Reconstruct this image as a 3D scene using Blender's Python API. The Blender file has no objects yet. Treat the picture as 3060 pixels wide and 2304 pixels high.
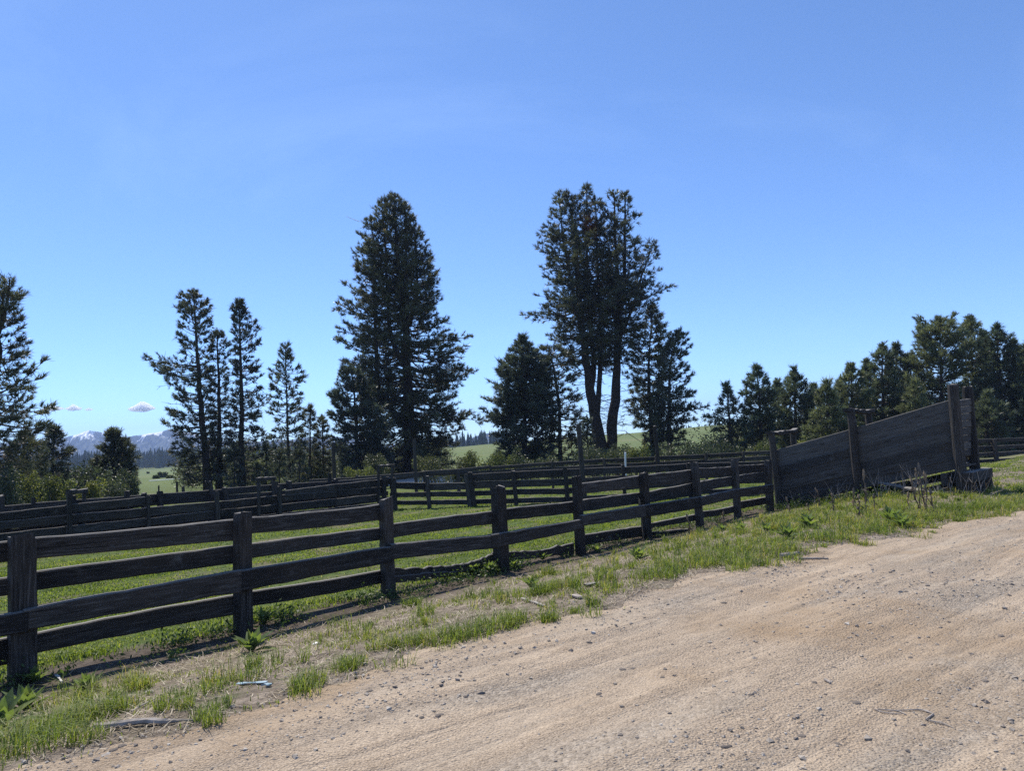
import bpy, math
import numpy as np
from mathutils import Matrix, Vector

RNG = np.random.default_rng(7)
scene = bpy.context.scene
COL = scene.collection

# ------------------------------------------------------------------ camera, light, sky
EYE = np.array([0.0, 0.0, 2.0])
F, CX, CY = 2122.0, 1530.0, 1152.0            # in pixels of the 3060 x 2304 photograph
PITCH, ROLL = math.radians(4.74), math.radians(-2.7)
CAMROT = Matrix.Rotation(math.pi / 2 + PITCH, 4, 'X') @ Matrix.Rotation(ROLL, 4, 'Z')
cam_data = bpy.data.cameras.new("camera")
cam = bpy.data.objects.new("camera", cam_data)
COL.objects.link(cam)
cam.matrix_world = Matrix.Translation(Vector(EYE)) @ CAMROT
cam_data.sensor_fit = 'HORIZONTAL'
cam_data.sensor_width = 36.0
cam_data.lens = 36.0 * F / 3060.0
cam_data.clip_start, cam_data.clip_end = 0.05, 60000.0
scene.camera = cam

SUN_ELEV = math.radians(59)
SUN_AZ = math.atan2(-0.50, 0.866)               # from +Y, clockwise towards +X
SUN_DIR = Vector((math.sin(SUN_AZ) * math.cos(SUN_ELEV), math.cos(SUN_AZ) * math.cos(SUN_ELEV), math.sin(SUN_ELEV)))
sun_data = bpy.data.lights.new("sun", 'SUN')
sun_data.energy, sun_data.angle, sun_data.color = 4.4, math.radians(0.53), (1.0, 0.94, 0.83)
sun = bpy.data.objects.new("sun", sun_data)
sun.rotation_euler = SUN_DIR.to_track_quat('Z', 'Y').to_euler()
sun.location = (-20, 10, 40)
COL.objects.link(sun)

world = bpy.data.worlds.new("World")
scene.world = world
world.use_nodes = True
wn, wl = world.node_tree.nodes, world.node_tree.links
wn.clear()
w_out = wn.new("ShaderNodeOutputWorld")
w_bg = wn.new("ShaderNodeBackground")
w_sky = wn.new("ShaderNodeTexSky")
w_sky.sky_type = 'NISHITA'
w_sky.sun_disc = False
w_sky.sun_elevation, w_sky.sun_rotation = SUN_ELEV, SUN_AZ
w_sky.altitude, w_sky.air_density, w_sky.dust_density, w_sky.ozone_density = 2500, 0.85, 0.85, 4.0
w_bg.inputs['Strength'].default_value = 0.15
# thin cirrus veils, all over the sky
w_tc = wn.new("ShaderNodeTexCoord")
w_map = wn.new("ShaderNodeMapping")
w_map.inputs['Location'].default_value = (0.0, 0.0, 0.7)
w_map.inputs['Rotation'].default_value = (0.2, 0.5, 0.6)
w_map.inputs['Scale'].default_value = (1.2, 5.0, 3.0)
w_n = wn.new("ShaderNodeTexNoise")
w_n.inputs['Scale'].default_value, w_n.inputs['Detail'].default_value, w_n.inputs['Roughness'].default_value = 1.6, 8, 0.62
w_n.inputs['Distortion'].default_value = 0.6
w_r = wn.new("ShaderNodeMapRange")
w_r.inputs['From Min'].default_value, w_r.inputs['From Max'].default_value = 0.52, 0.85
w_r.inputs['To Max'].default_value = 0.07
w_mix = wn.new("ShaderNodeMix")
w_mix.data_type = 'RGBA'
w_mix.inputs['B'].default_value = (6.5, 7.2, 8.0, 1)
wl.new(w_tc.outputs['Generated'], w_map.inputs['Vector'])
wl.new(w_map.outputs[0], w_n.inputs['Vector'])
wl.new(w_n.outputs['Fac'], w_r.inputs['Value'])
wl.new(w_r.outputs[0], w_mix.inputs['Factor'])
wl.new(w_sky.outputs[0], w_mix.inputs['A'])
w_tint = wn.new("ShaderNodeMix")                # the camera's colour response to the sky
w_tint.data_type, w_tint.blend_type = 'RGBA', 'MULTIPLY'
w_tint.inputs['Factor'].default_value = 1.0
w_tint.inputs['B'].default_value = (0.83, 0.975, 1.12, 1)
wl.new(w_mix.outputs['Result'], w_tint.inputs['A'])
wl.new(w_tint.outputs['Result'], w_bg.inputs['Color'])
wl.new(w_bg.outputs[0], w_out.inputs['Surface'])

scene.view_settings.view_transform = 'Standard'
scene.view_settings.look = 'None'
scene.view_settings.exposure, scene.view_settings.gamma = 0.46, 1.0
scene.view_settings.use_curve_mapping = False
scene.cycles.max_bounces, scene.cycles.diffuse_bounces = 24, 3
scene.cycles.glossy_bounces = 2
scene.cycles.transmission_bounces, scene.cycles.transparent_max_bounces = 4, 6
scene.cycles.volume_bounces = 24
scene.cycles.use_denoising = False

# ------------------------------------------------------------------ placing helpers
R3 = np.array(CAMROT.to_3x3())


def ray(px, py):
    v = R3 @ np.array([(px - CX) / F, (CY - py) / F, -1.0])
    return v


def hit_y(px, py, y):                           # point seen at a pixel, at a given distance
    v = ray(px, py)
    return EYE + v * (y / v[1])


def hit_z(px, py, z=0.0):
    v = ray(px, py)
    return EYE + v * ((z - EYE[2]) / v[2])


def hit_plane(px, py, p, nrm):
    v = ray(px, py)
    return EYE + v * (np.dot(p - EYE, nrm) / np.dot(v, nrm))


def project(p):
    v = R3.T @ (np.asarray(p, float) - EYE)
    return CX + F * v[0] / -v[2], CY - F * v[1] / -v[2]


def sstep(a, b, x):
    t = np.clip((x - a) / (b - a), 0, 1)
    return t * t * (3 - 2 * t)


PA0, PA8 = hit_z(66, 2034), hit_z(2300, 1515)
AE = (PA8 - PA0)[:2] / np.linalg.norm((PA8 - PA0)[:2])   # along the roadside fence
AN = np.array([AE[1], -AE[0]])                            # from the fence towards the road


def tcoord(x, y):
    return (x - PA0[0]) * AN[0] + (y - PA0[1]) * AN[1]


def scoord(x, y):
    return (x - PA0[0]) * AE[0] + (y - PA0[1]) * AE[1]


def fract_noise(x, y, f, seed=0.0):
    return (np.sin(x * f * 1.7 + y * f * 2.3 + seed) + np.sin(x * f * -2.9 + y * f * 1.3 + 1.7 + seed * 2)
            + np.sin(x * f * 3.7 + y * f * -3.1 + 4.1 + seed * 3) + np.sin((x * 0.8 - y * 1.9) * f * 2.2 + 2.2 + seed)) / 4


def zt(x, y):
    x, y = np.asarray(x, float), np.asarray(y, float)
    r = np.hypot(x, y)
    t = tcoord(x, y)
    z = 0.42 * sstep(0.3, 4.0, t)
    near = 1 - sstep(25, 60, r)
    z = z - 0.05 * np.exp(-((t - 0.30) / 0.22) ** 2) * near
    z = z + near * (0.020 * fract_noise(x, y, 0.9) + 0.012 * fract_noise(x, y, 2.7, 1.0) * (1 - 0.6 * sstep(2.5, 4.5, t)))
    z = z + near * sstep(3, 5, t) * (0.018 * np.sin(t * 3.3 + 0.5 * np.sin(scoord(x, y) * 0.5)) + 0.010 * fract_noise(x, y, 1.9, 15) + 0.006 * fract_noise(x, y, 5.1, 16))
    th = np.clip(np.arctan2(x, y), -1.1, 1.1)
    u = np.tan(th)
    up = np.interp(u, [-1, -.5, -.28, -.05, .27, .6, 1], [-2.5, -2.5, -1.2, 2.2, 5.0, 6, 6])
    z = z + up * sstep(70, 260, r) * np.where(up > 0, 1 - sstep(320, 1200, r), 1.0)
    z = z - 8 * sstep(500, 2500, r) + 0.3 * fract_noise(x, y, 0.02, 2.0) * sstep(50, 150, r)
    return z


def hit_ground(px, py):
    v = ray(px, py)
    k = 1.5
    prev = k
    while k < 4000:
        p = EYE + v * k
        if p[2] < zt(p[0], p[1]):
            break
        prev = k
        k *= 1.02
    a, b = prev, k
    for _ in range(25):
        m = 0.5 * (a + b)
        p = EYE + v * m
        if p[2] < zt(p[0], p[1]):
            b = m
        else:
            a = m
    p = EYE + v * b
    return np.array([p[0], p[1], float(zt(p[0], p[1]))])


# ------------------------------------------------------------------ mesh helpers
def mesh_np(name, V, Fc, mat=None, tint=None, smooth=False):
    V = np.asarray(V, np.float32).reshape(-1, 3)
    Fc = np.asarray(Fc, np.int32)
    k = Fc.shape[1]
    me = bpy.data.meshes.new(name)
    me.vertices.add(len(V))
    me.vertices.foreach_set('co', V.ravel())
    me.loops.add(len(Fc) * k)
    me.loops.foreach_set('vertex_index', Fc.ravel())
    me.polygons.add(len(Fc))
    me.polygons.foreach_set('loop_start', np.arange(len(Fc), dtype=np.int32) * k)
    me.polygons.foreach_set('loop_total', np.full(len(Fc), k, np.int32))
    me.polygons.foreach_set('use_smooth', np.full(len(Fc), bool(smooth)))
    if tint is not None:
        at = me.attributes.new('tint', 'FLOAT', 'FACE')
        at.data.foreach_set('value', np.asarray(tint, np.float32))
    me.update(calc_edges=True)
    if mat is not None:
        me.materials.append(mat)
    return me


def obj(name, me, parent=None, M=None, **props):
    o = bpy.data.objects.new(name, me)
    COL.objects.link(o)
    if parent is not None:
        o.parent = parent
        if M is not None:
            o.matrix_basis = parent.matrix_basis.inverted() @ M
    elif M is not None:
        o.matrix_basis = M
    for k, v in props.items():
        o[k] = v
    return o


def thing(name, label, cat, loc, group=None):
    o = bpy.data.objects.new(name, None)
    o.empty_display_size = 0.2
    o.location = Vector(loc)
    o.matrix_basis = Matrix.Translation(Vector(loc))
    COL.objects.link(o)
    o['label'], o['category'] = label, cat
    if group:
        o['group'] = group
    return o


def T(loc):
    return Matrix.Translation(Vector([float(c) for c in loc]))


def frame(o, ax, ay, az):
    m = Matrix.Identity(4)
    for i in range(3):
        m[i][0], m[i][1], m[i][2], m[i][3] = ax[i], ay[i], az[i], o[i]
    return m


def unit(v):
    v = np.asarray(v, float)
    return v / (np.linalg.norm(v) + 1e-9)


def tube(pts, rad, sides=8, rng=None, jit=0.0, cap=True):
    """Rings along a polyline: vertices and quad faces (as two triangles each)."""
    pts = np.asarray(pts, float)
    rad = np.asarray(rad, float)
    n = len(pts)
    d = np.gradient(pts, axis=0)
    d /= np.linalg.norm(d, axis=1)[:, None] + 1e-9
    ref = np.array([0.0, 1.0, 0.05]) if abs(d[0][1]) < 0.8 else np.array([1.0, 0, 0])
    a = np.cross(d, ref)
    a /= np.linalg.norm(a, axis=1)[:, None] + 1e-9
    b = np.cross(a, d)
    th = np.arange(sides) / sides * 2 * math.pi
    rr = rad[:, None] * np.ones((1, sides))
    if jit and rng is not None:
        rr = rr * (1 + jit * rng.standard_normal((n, sides)))
    V = pts[:, None, :] + rr[:, :, None] * (np.cos(th)[None, :, None] * a[:, None, :] + np.sin(th)[None, :, None] * b[:, None, :])
    V = V.reshape(-1, 3)
    Fc = []
    for i in range(n - 1):
        for j in range(sides):
            p, q = i * sides + j, i * sides + (j + 1) % sides
            Fc += [(p, q, q + sides), (p, q + sides, p + sides)]
    if cap:
        V = np.vstack([V, pts[-1][None], pts[0][None]])
        c, c0 = len(V) - 2, len(V) - 1
        for j in range(sides):
            Fc.append(((n - 1) * sides + j, (n - 1) * sides + (j + 1) % sides, c))
            Fc.append(((j + 1) % sides, j, c0))
    return V, np.array(Fc, np.int32)


def join(parts):
    Vs, Fs, n = [], [], 0
    for V, Fc in parts:
        Vs.append(V)
        Fs.append(np.asarray(Fc) + n)
        n += len(V)
    return np.vstack(Vs), np.vstack(Fs)


# ------------------------------------------------------------------ materials
def new_mat(name):
    m = bpy.data.materials.new(name)
    m.use_nodes = True
    nt = m.node_tree
    nt.nodes.clear()
    return m, nt.nodes, nt.links


def nd(nodes, kind, **kw):
    n = nodes.new(kind)
    for k, v in kw.items():
        if k in n.inputs:
            n.inputs[k].default_value = v
        else:
            setattr(n, k, v)
    return n


def noise(nodes, links, vec, scale, detail=4, rough=0.55, dist=0.0):
    n = nd(nodes, "ShaderNodeTexNoise", Scale=scale, Detail=detail, Roughness=rough, Distortion=dist)
    if vec is not None:
        links.new(vec, n.inputs['Vector'])
    return n.outputs['Fac']


def ramp(nodes, links, fac, stops):
    r = nodes.new("ShaderNodeValToRGB")
    e = r.color_ramp.elements
    while len(e) < len(stops):
        e.new(0.5)
    for i, (p, c) in enumerate(stops):
        e[i].position = p
        e[i].color = (*c, 1)
    links.new(fac, r.inputs['Fac'])
    return r.outputs['Color']


def mrange(nodes, links, val, a, b, c=0.0, d=1.0):
    r = nodes.new("ShaderNodeMapRange")
    r.inputs['From Min'].default_value, r.inputs['From Max'].default_value = a, b
    r.inputs['To Min'].default_value, r.inputs['To Max'].default_value = c, d
    links.new(val, r.inputs['Value'])
    return r.outputs[0]


def mixc(nodes, links, fac, a, b, blend='MIX'):
    m = nodes.new("ShaderNodeMix")
    m.data_type = 'RGBA'
    m.blend_type = blend
    for sock, v in (('Factor', fac), ('A', a), ('B', b)):
        if isinstance(v, (int, float)):
            m.inputs[sock].default_value = v
        elif isinstance(v, tuple):
            m.inputs[sock].default_value = (*v, 1)
        else:
            links.new(v, m.inputs[sock])
    return m.outputs['Result']


def math_n(nodes, links, op, a, b=None):
    m = nodes.new("ShaderNodeMath")
    m.operation = op
    for i, v in enumerate((a, b)):
        if v is None:
            continue
        if isinstance(v, (int, float)):
            m.inputs[i].default_value = v
        else:
            links.new(v, m.inputs[i])
    return m.outputs[0]


def finish(m, nodes, links, color, rough=0.8, spec=0.3, bump=None, bstr=0.3, bdist=0.02, transl=None, tfac=0.0):
    p = nd(nodes, "ShaderNodeBsdfPrincipled", Roughness=rough)
    p.inputs['Specular IOR Level'].default_value = spec
    if isinstance(color, tuple):
        p.inputs['Base Color'].default_value = (*color, 1)
    else:
        links.new(color, p.inputs['Base Color'])
    if bump is not None:
        b = nd(nodes, "ShaderNodeBump", Strength=bstr, Distance=bdist)
        links.new(bump, b.inputs['Height'])
        links.new(b.outputs[0], p.inputs['Normal'])
    o = nodes.new("ShaderNodeOutputMaterial")
    if tfac > 0:
        t = nodes.new("ShaderNodeBsdfTranslucent")
        if isinstance(transl, tuple):
            t.inputs['Color'].default_value = (*transl, 1)
        else:
            links.new(transl, t.inputs['Color'])
        x = nodes.new("ShaderNodeMixShader")
        x.inputs[0].default_value = tfac
        links.new(p.outputs[0], x.inputs[1])
        links.new(t.outputs[0], x.inputs[2])
        links.new(x.outputs[0], o.inputs['Surface'])
    else:
        links.new(p.outputs[0], o.inputs['Surface'])
    return m


def wood_mat(name, axis, dark, mid, light):
    m, n, l = new_mat(name)
    tc = n.new("ShaderNodeTexCoord")
    oi = n.new("ShaderNodeObjectInfo")
    off = nd(n, "ShaderNodeVectorMath", operation='SCALE')
    off.inputs[0].default_value = (13, 7, 29)
    l.new(oi.outputs['Random'], off.inputs['Scale'])
    add = nd(n, "ShaderNodeVectorMath", operation='ADD')
    l.new(tc.outputs['Object'], add.inputs[0])
    l.new(off.outputs[0], add.inputs[1])
    mp = n.new("ShaderNodeMapping")
    mp.inputs['Scale'].default_value = (1.0, 18, 18) if axis == 'x' else (18, 18, 1.0)
    l.new(add.outputs[0], mp.inputs['Vector'])
    g = noise(n, l, mp.outputs[0], 3.0, 8, 0.65, 0.8)
    fine = noise(n, l, mp.outputs[0], 11.0, 4, 0.6, 0.2)
    big = noise(n, l, add.outputs[0], 1.6, 4, 0.6)
    col = ramp(n, l, g, [(0.28, dark), (0.52, mid), (0.75, light)])
    tone = mrange(n, l, oi.outputs['Random'], 0, 1, 0.55, 1.45)
    tn = n.new("ShaderNodeCombineColor")
    for s in range(3):
        l.new(tone, tn.inputs[s])
    col = mixc(n, l, 1.0, col, tn.outputs[0], 'MULTIPLY')
    col = mixc(n, l, mrange(n, l, big, 0.45, 0.75, 0, 0.6), col, (0.07, 0.052, 0.038))
    # drying cracks
    mp3 = n.new("ShaderNodeMapping")
    mp3.inputs['Scale'].default_value = (0.55, 26, 26) if axis == 'x' else (26, 26, 0.55)
    l.new(add.outputs[0], mp3.inputs['Vector'])
    ck = noise(n, l, mp3.outputs[0], 2.0, 3, 0.5, 0.3)
    crack = mrange(n, l, ck, 0.62, 0.67, 0, 0.9)
    col = mixc(n, l, crack, col, (0.008, 0.007, 0.006))
    pale = noise(n, l, add.outputs[0], 3.2, 5, 0.7)
    col = mixc(n, l, mrange(n, l, pale, 0.60, 0.74, 0, 0.5), col, (0.15, 0.145, 0.135))
    # knots
    mp2 = n.new("ShaderNodeMapping")
    mp2.inputs['Scale'].default_value = (1.6, 6, 6) if axis == 'x' else (6, 6, 1.6)
    l.new(add.outputs[0], mp2.inputs['Vector'])
    vo = nd(n, "ShaderNodeTexVoronoi", Scale=0.8)
    l.new(mp2.outputs[0], vo.inputs['Vector'])
    kn = mrange(n, l, vo.outputs['Distance'], 0.05, 0.16, 0.85, 0.0)
    col = mixc(n, l, kn, col, (0.02, 0.014, 0.01))
    # upward faces paler: silvery weathering plus sunlight on top edges painted into the colour
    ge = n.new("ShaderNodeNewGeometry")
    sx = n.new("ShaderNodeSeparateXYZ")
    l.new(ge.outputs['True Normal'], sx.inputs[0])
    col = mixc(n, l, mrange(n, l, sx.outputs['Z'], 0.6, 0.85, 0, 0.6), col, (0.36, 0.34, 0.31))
    h = math_n(n, l, 'ADD', g, math_n(n, l, 'MULTIPLY', fine, 0.6))
    return finish(m, n, l, col, 0.85, 0.25, h, 0.7, 0.012)


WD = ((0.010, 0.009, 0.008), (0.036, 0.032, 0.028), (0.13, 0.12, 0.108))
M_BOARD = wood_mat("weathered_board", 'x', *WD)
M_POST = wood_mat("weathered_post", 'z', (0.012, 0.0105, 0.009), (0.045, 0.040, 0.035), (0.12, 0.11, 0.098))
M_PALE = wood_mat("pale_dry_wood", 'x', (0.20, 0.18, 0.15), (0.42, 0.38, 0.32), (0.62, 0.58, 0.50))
M_PLANK = wood_mat("chute_plank", 'x', (0.032, 0.030, 0.027), (0.082, 0.077, 0.069), (0.15, 0.143, 0.13))  # paler than the fence wood: lens flare's veil put into the colour


def tint_attr(n):
    a = n.new("ShaderNodeAttribute")
    a.attribute_name = 'tint'
    return a.outputs['Fac']


def leaf_mat(name, stops, transl, tfac, rough=0.5, spec=0.4, clump=0.0):
    m, n, l = new_mat(name)
    t = tint_attr(n)
    col = ramp(n, l, t, stops)
    if clump:
        tc = n.new("ShaderNodeTexCoord")
        big = noise(n, l, tc.outputs['Object'], clump, 3, 0.5)
        dk = mrange(n, l, big, 0.35, 0.65, 0.55, 1.35)
        cc = n.new("ShaderNodeCombineColor")
        for s in range(3):
            l.new(dk, cc.inputs[s])
        col = mixc(n, l, 1.0, col, cc.outputs[0], 'MULTIPLY')
    oi = n.new("ShaderNodeObjectInfo")
    col = mixc(n, l, 1.0, col, mixc(n, l, oi.outputs['Random'], (0.74, 0.80, 0.90), (1.30, 1.20, 1.0)), 'MULTIPLY')
    tr = mixc(n, l, 1.0, col, transl, 'MULTIPLY')
    return finish(m, n, l, col, rough, spec, transl=tr, tfac=tfac)


M_NEEDLE = leaf_mat("pine_needles", [(0.0, (0.030, 0.035, 0.025)), (0.5, (0.080, 0.092, 0.064)), (0.93, (0.16, 0.175, 0.13)), (1.0, (0.19, 0.15, 0.10))],
                    (1.5, 1.5, 1.0), 0.33, 0.42, 0.5, 0.6)
M_FIR = leaf_mat("fir_needles", [(0.0, (0.034, 0.044, 0.033)), (0.5, (0.082, 0.100, 0.074)), (1.0, (0.18, 0.205, 0.15))],
                 (1.5, 1.5, 1.0), 0.32, 0.42, 0.5, 0.7)
M_FIRL = leaf_mat("pale_fir_needles", [(0.0, (0.045, 0.060, 0.040)), (0.5, (0.11, 0.138, 0.088)), (1.0, (0.20, 0.225, 0.15))],
                  (1.5, 1.5, 1.0), 0.38, 0.42, 0.5, 0.7)  # lighter mid-green for the firs behind the chute
M_RUST = leaf_mat("dead_needles", [(0.0, (0.14, 0.06, 0.03)), (1.0, (0.26, 0.12, 0.06))], (1.3, 1.1, 0.8), 0.3)
M_LEAF = leaf_mat("shrub_leaves", [(0.0, (0.030, 0.042, 0.022)), (0.5, (0.075, 0.095, 0.052)), (1.0, (0.18, 0.20, 0.13))],
                  (1.6, 1.6, 0.85), 0.36, 0.45, 0.4, 0.8)
M_LEAFY = leaf_mat("bright_shrub_leaves", [(0.0, (0.040, 0.055, 0.018)), (0.5, (0.10, 0.125, 0.042)), (1.0, (0.22, 0.235, 0.10))],
                  (1.6, 1.6, 0.75), 0.42, 0.5, 0.3, 0.8)
M_GRASS = leaf_mat("pasture_grass", [(0.0, (0.085, 0.12, 0.024)), (0.5, (0.19, 0.235, 0.048)), (0.85, (0.28, 0.305, 0.085)), (1.0, (0.40, 0.34, 0.20))],
                   (1.8, 1.9, 0.7), 0.45, 0.5, 0.3)
M_VERGE = leaf_mat("verge_grass", [(0.0, (0.07, 0.11, 0.028)), (0.5, (0.145, 0.19, 0.045)), (0.8, (0.20, 0.225, 0.075)), (1.0, (0.32, 0.26, 0.15))],
                   (1.7, 1.8, 0.7), 0.42, 0.5, 0.3)
M_STRAW = leaf_mat("dry_straw", [(0.0, (0.11, 0.085, 0.06)), (0.5, (0.32, 0.26, 0.19)), (1.0, (0.60, 0.53, 0.42))], (1, 1, 0.9), 0.2, 0.7, 0.3)
M_MULL = leaf_mat("felted_leaf", [(0.0, (0.10, 0.145, 0.06)), (1.0, (0.19, 0.235, 0.115))], (1.6, 1.7, 0.6), 0.4, 0.8, 0.15)
M_WEED = leaf_mat("weed_leaves", [(0.0, (0.035, 0.06, 0.02)), (1.0, (0.10, 0.15, 0.045))], (1.6, 1.7, 0.7), 0.35)
M_STALK = leaf_mat("dead_stalk", [(0.0, (0.10, 0.075, 0.055)), (1.0, (0.24, 0.19, 0.14))], (1, 1, 1), 0.05, 0.85, 0.2)


def simple_noise_mat(name, a, b, scale, rough=0.85, bstr=0.4, bdist=0.02, spec=0.3):
    m, n, l = new_mat(name)
    tc = n.new("ShaderNodeTexCoord")
    f = noise(n, l, tc.outputs['Object'], scale, 6, 0.65)
    return finish(m, n, l, ramp(n, l, f, [(0.3, a), (0.7, b)]), rough, spec, f, bstr, bdist)


M_BARK = simple_noise_mat("bark", (0.016, 0.012, 0.010), (0.085, 0.064, 0.050), 7.0, 0.9, 0.9, 0.06)
M_TWIG = simple_noise_mat("twig_bark", (0.05, 0.04, 0.033), (0.14, 0.115, 0.095), 4.0)
M_STONE = simple_noise_mat("dark_stone", (0.09, 0.075, 0.062), (0.24, 0.20, 0.165), 9.0, 0.85, 0.5, 0.01)
M_STICK = simple_noise_mat("grey_stick", (0.20, 0.17, 0.14), (0.42, 0.37, 0.32), 9.0, 0.85, 0.5, 0.01)
M_WHITE = simple_noise_mat("white_paint", (0.70, 0.69, 0.66), (0.84, 0.83, 0.80), 6.0, 0.6, 0.1)
M_BLUE = simple_noise_mat("pale_blue_plastic", (0.20, 0.31, 0.36), (0.38, 0.48, 0.53), 14.0, 0.45, 0.3, 0.01, 0.5)
M_CRUMB = simple_noise_mat("white_plastic", (0.40, 0.38, 0.35), (0.62, 0.60, 0.57), 20.0, 0.5, 0.4, 0.01)


def ground_mat():
    m, n, l = new_mat("ground_soil")
    geo = n.new("ShaderNodeNewGeometry")
    pos = geo.outputs['Position']
    dt = nd(n, "ShaderNodeVectorMath", operation='DOT_PRODUCT')
    l.new(pos, dt.inputs[0])
    dt.inputs[1].default_value = (AN[0], AN[1], 0)
    t = math_n(n, l, 'ADD', dt.outputs['Value'], -float(PA0[0] * AN[0] + PA0[1] * AN[1]))
    ln = nd(n, "ShaderNodeVectorMath", operation='LENGTH')
    l.new(pos, ln.inputs[0])
    r = ln.outputs['Value']
    n1 = noise(n, l, pos, 0.9, 6, 0.6)
    n2 = noise(n, l, pos, 6.0, 5, 0.65)
    n3 = noise(n, l, pos, 38.0, 4, 0.7)
    n4 = noise(n, l, pos, 0.018, 5, 0.55, 0.5)
    # verge: tan dirt with straw litter
    verge = ramp(n, l, n2, [(0.30, (0.10, 0.08, 0.062)), (0.48, (0.22, 0.178, 0.138)), (0.70, (0.38, 0.315, 0.25))])
    verge = mixc(n, l, mrange(n, l, n1, 0.5, 0.75, 0, 0.45), verge, (0.13, 0.15, 0.05))
    # pasture: short turf with bare soil
    past = ramp(n, l, n2, [(0.3, (0.05, 0.075, 0.02)), (0.55, (0.10, 0.14, 0.035)), (0.8, (0.17, 0.19, 0.07))])
    past = mixc(n, l, mrange(n, l, n1, 0.50, 0.66, 0, 0.8), past, (0.20, 0.155, 0.11))
    # far fields
    far = ramp(n, l, n4, [(0.3, (0.085, 0.115, 0.042)), (0.5, (0.11, 0.15, 0.048)), (0.62, (0.155, 0.165, 0.075)), (0.75, (0.09, 0.125, 0.045))])
    far = mixc(n, l, mrange(n, l, n1, 0.3, 0.8, 0, 0.35), far, (0.20, 0.20, 0.09))
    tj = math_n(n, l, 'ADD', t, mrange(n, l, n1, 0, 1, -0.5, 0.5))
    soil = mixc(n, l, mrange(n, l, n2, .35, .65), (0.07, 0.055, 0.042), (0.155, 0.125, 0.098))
    strip = math_n(n, l, 'MULTIPLY', mrange(n, l, tj, -0.45, -0.1), mrange(n, l, tj, 1.0, 0.55))  # dark soil strip along the fence, with the rails' shadow put into its colour
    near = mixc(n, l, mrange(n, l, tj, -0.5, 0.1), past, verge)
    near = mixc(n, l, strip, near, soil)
    col = mixc(n, l, mrange(n, l, r, 26, 60), near, far)
    h = math_n(n, l, 'ADD', n2, math_n(n, l, 'MULTIPLY', n3, 0.5))
    return finish(m, n, l, col, 0.95, 0.15, h, 1.0, 0.07)


def road_mat():
    m, n, l = new_mat("sandy_gravel")
    geo = n.new("ShaderNodeNewGeometry")
    pos = geo.outputs['Position']
    mp = n.new("ShaderNodeMapping")
    mp.vector_type = 'TEXTURE'
    mp.inputs['Rotation'].default_value = (0, 0, math.atan2(AE[1], AE[0]) - 0.15)
    l.new(pos, mp.inputs['Vector'])
    st = n.new("ShaderNodeMapping")
    st.inputs['Scale'].default_value = (0.22, 1.5, 1)
    l.new(mp.outputs[0], st.inputs['Vector'])
    streak = noise(n, l, st.outputs[0], 1.3, 6, 0.6, 0.5)
    patch = noise(n, l, pos, 0.55, 5, 0.6, 0.4)
    mid = noise(n, l, pos, 9.0, 5, 0.7)
    fine = noise(n, l, pos, 90.0, 3, 0.75)
    vo = nd(n, "ShaderNodeTexVoronoi", Scale=55.0)
    l.new(pos, vo.inputs['Vector'])
    col = ramp(n, l, fine, [(0.30, (0.17, 0.132, 0.096)), (0.5, (0.42, 0.328, 0.236)), (0.72, (0.63, 0.512, 0.385))])
    dust = noise(n, l, st.outputs[0], 2.6, 5, 0.6, 0.8)
    col = mixc(n, l, mrange(n, l, dust, 0.5, 0.72, 0, 0.45), col, (0.54, 0.44, 0.325))
    gv = mixc(n, l, mrange(n, l, vo.outputs['Color'], 0.2, 0.9), (0.19, 0.162, 0.13), (0.48, 0.415, 0.335))
    col = mixc(n, l, mrange(n, l, streak, 0.48, 0.64, 0, 0.7), col, gv)
    col = mixc(n, l, mrange(n, l, patch, 0.50, 0.70, 0, 0.55), col, (0.31, 0.205, 0.11))
    col = mixc(n, l, mrange(n, l, mid, 0.52, 0.75, 0, 0.55), col, (0.20, 0.16, 0.125))
    vh = mrange(n, l, vo.outputs['Distance'], 0.0, 0.6, 1.0, 0.0)
    # wheel tracks: packed, paler bands along the road
    dt = nd(n, "ShaderNodeVectorMath", operation='DOT_PRODUCT')
    l.new(pos, dt.inputs[0])
    dt.inputs[1].default_value = (AN[0], AN[1], 0)
    wob = mrange(n, l, noise(n, l, pos, 0.25, 2, 0.5), 0, 1, -0.9, 0.9)
    tq = math_n(n, l, 'MULTIPLY', math_n(n, l, 'ADD', dt.outputs['Value'], wob), 2 * math.pi / 1.7)
    band = mrange(n, l, math_n(n, l, 'SINE', tq), 0.45, 0.95)
    band = math_n(n, l, 'MULTIPLY', band, mrange(n, l, noise(n, l, st.outputs[0], 3.5, 5, 0.65, 0.4), 0.40, 0.62))
    col = mixc(n, l, math_n(n, l, 'MULTIPLY', band, 0.22), col, (0.51, 0.41, 0.30))
    h = math_n(n, l, 'ADD', math_n(n, l, 'MULTIPLY', vh, 0.5), math_n(n, l, 'ADD', math_n(n, l, 'MULTIPLY', mid, 1.6), math_n(n, l, 'MULTIPLY', fine, 0.7)))
    packed = math_n(n, l, 'MULTIPLY', mrange(n, l, dust, 0.42, 0.62, 1.1, 0.65), mrange(n, l, band, 0, 1, 1.0, 0.80))
    h = math_n(n, l, 'MULTIPLY', h, packed)
    return finish(m, n, l, col, 0.95, 0.15, h, 0.95, 0.024)


def peb_mat():
    return leaf_mat("pebbles", [(0.0, (0.14, 0.12, 0.105)), (0.35, (0.28, 0.228, 0.18)), (0.75, (0.44, 0.37, 0.29)), (1.0, (0.54, 0.475, 0.39))], (1, 1, 1), 0.01, 0.85, 0.3)


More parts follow.
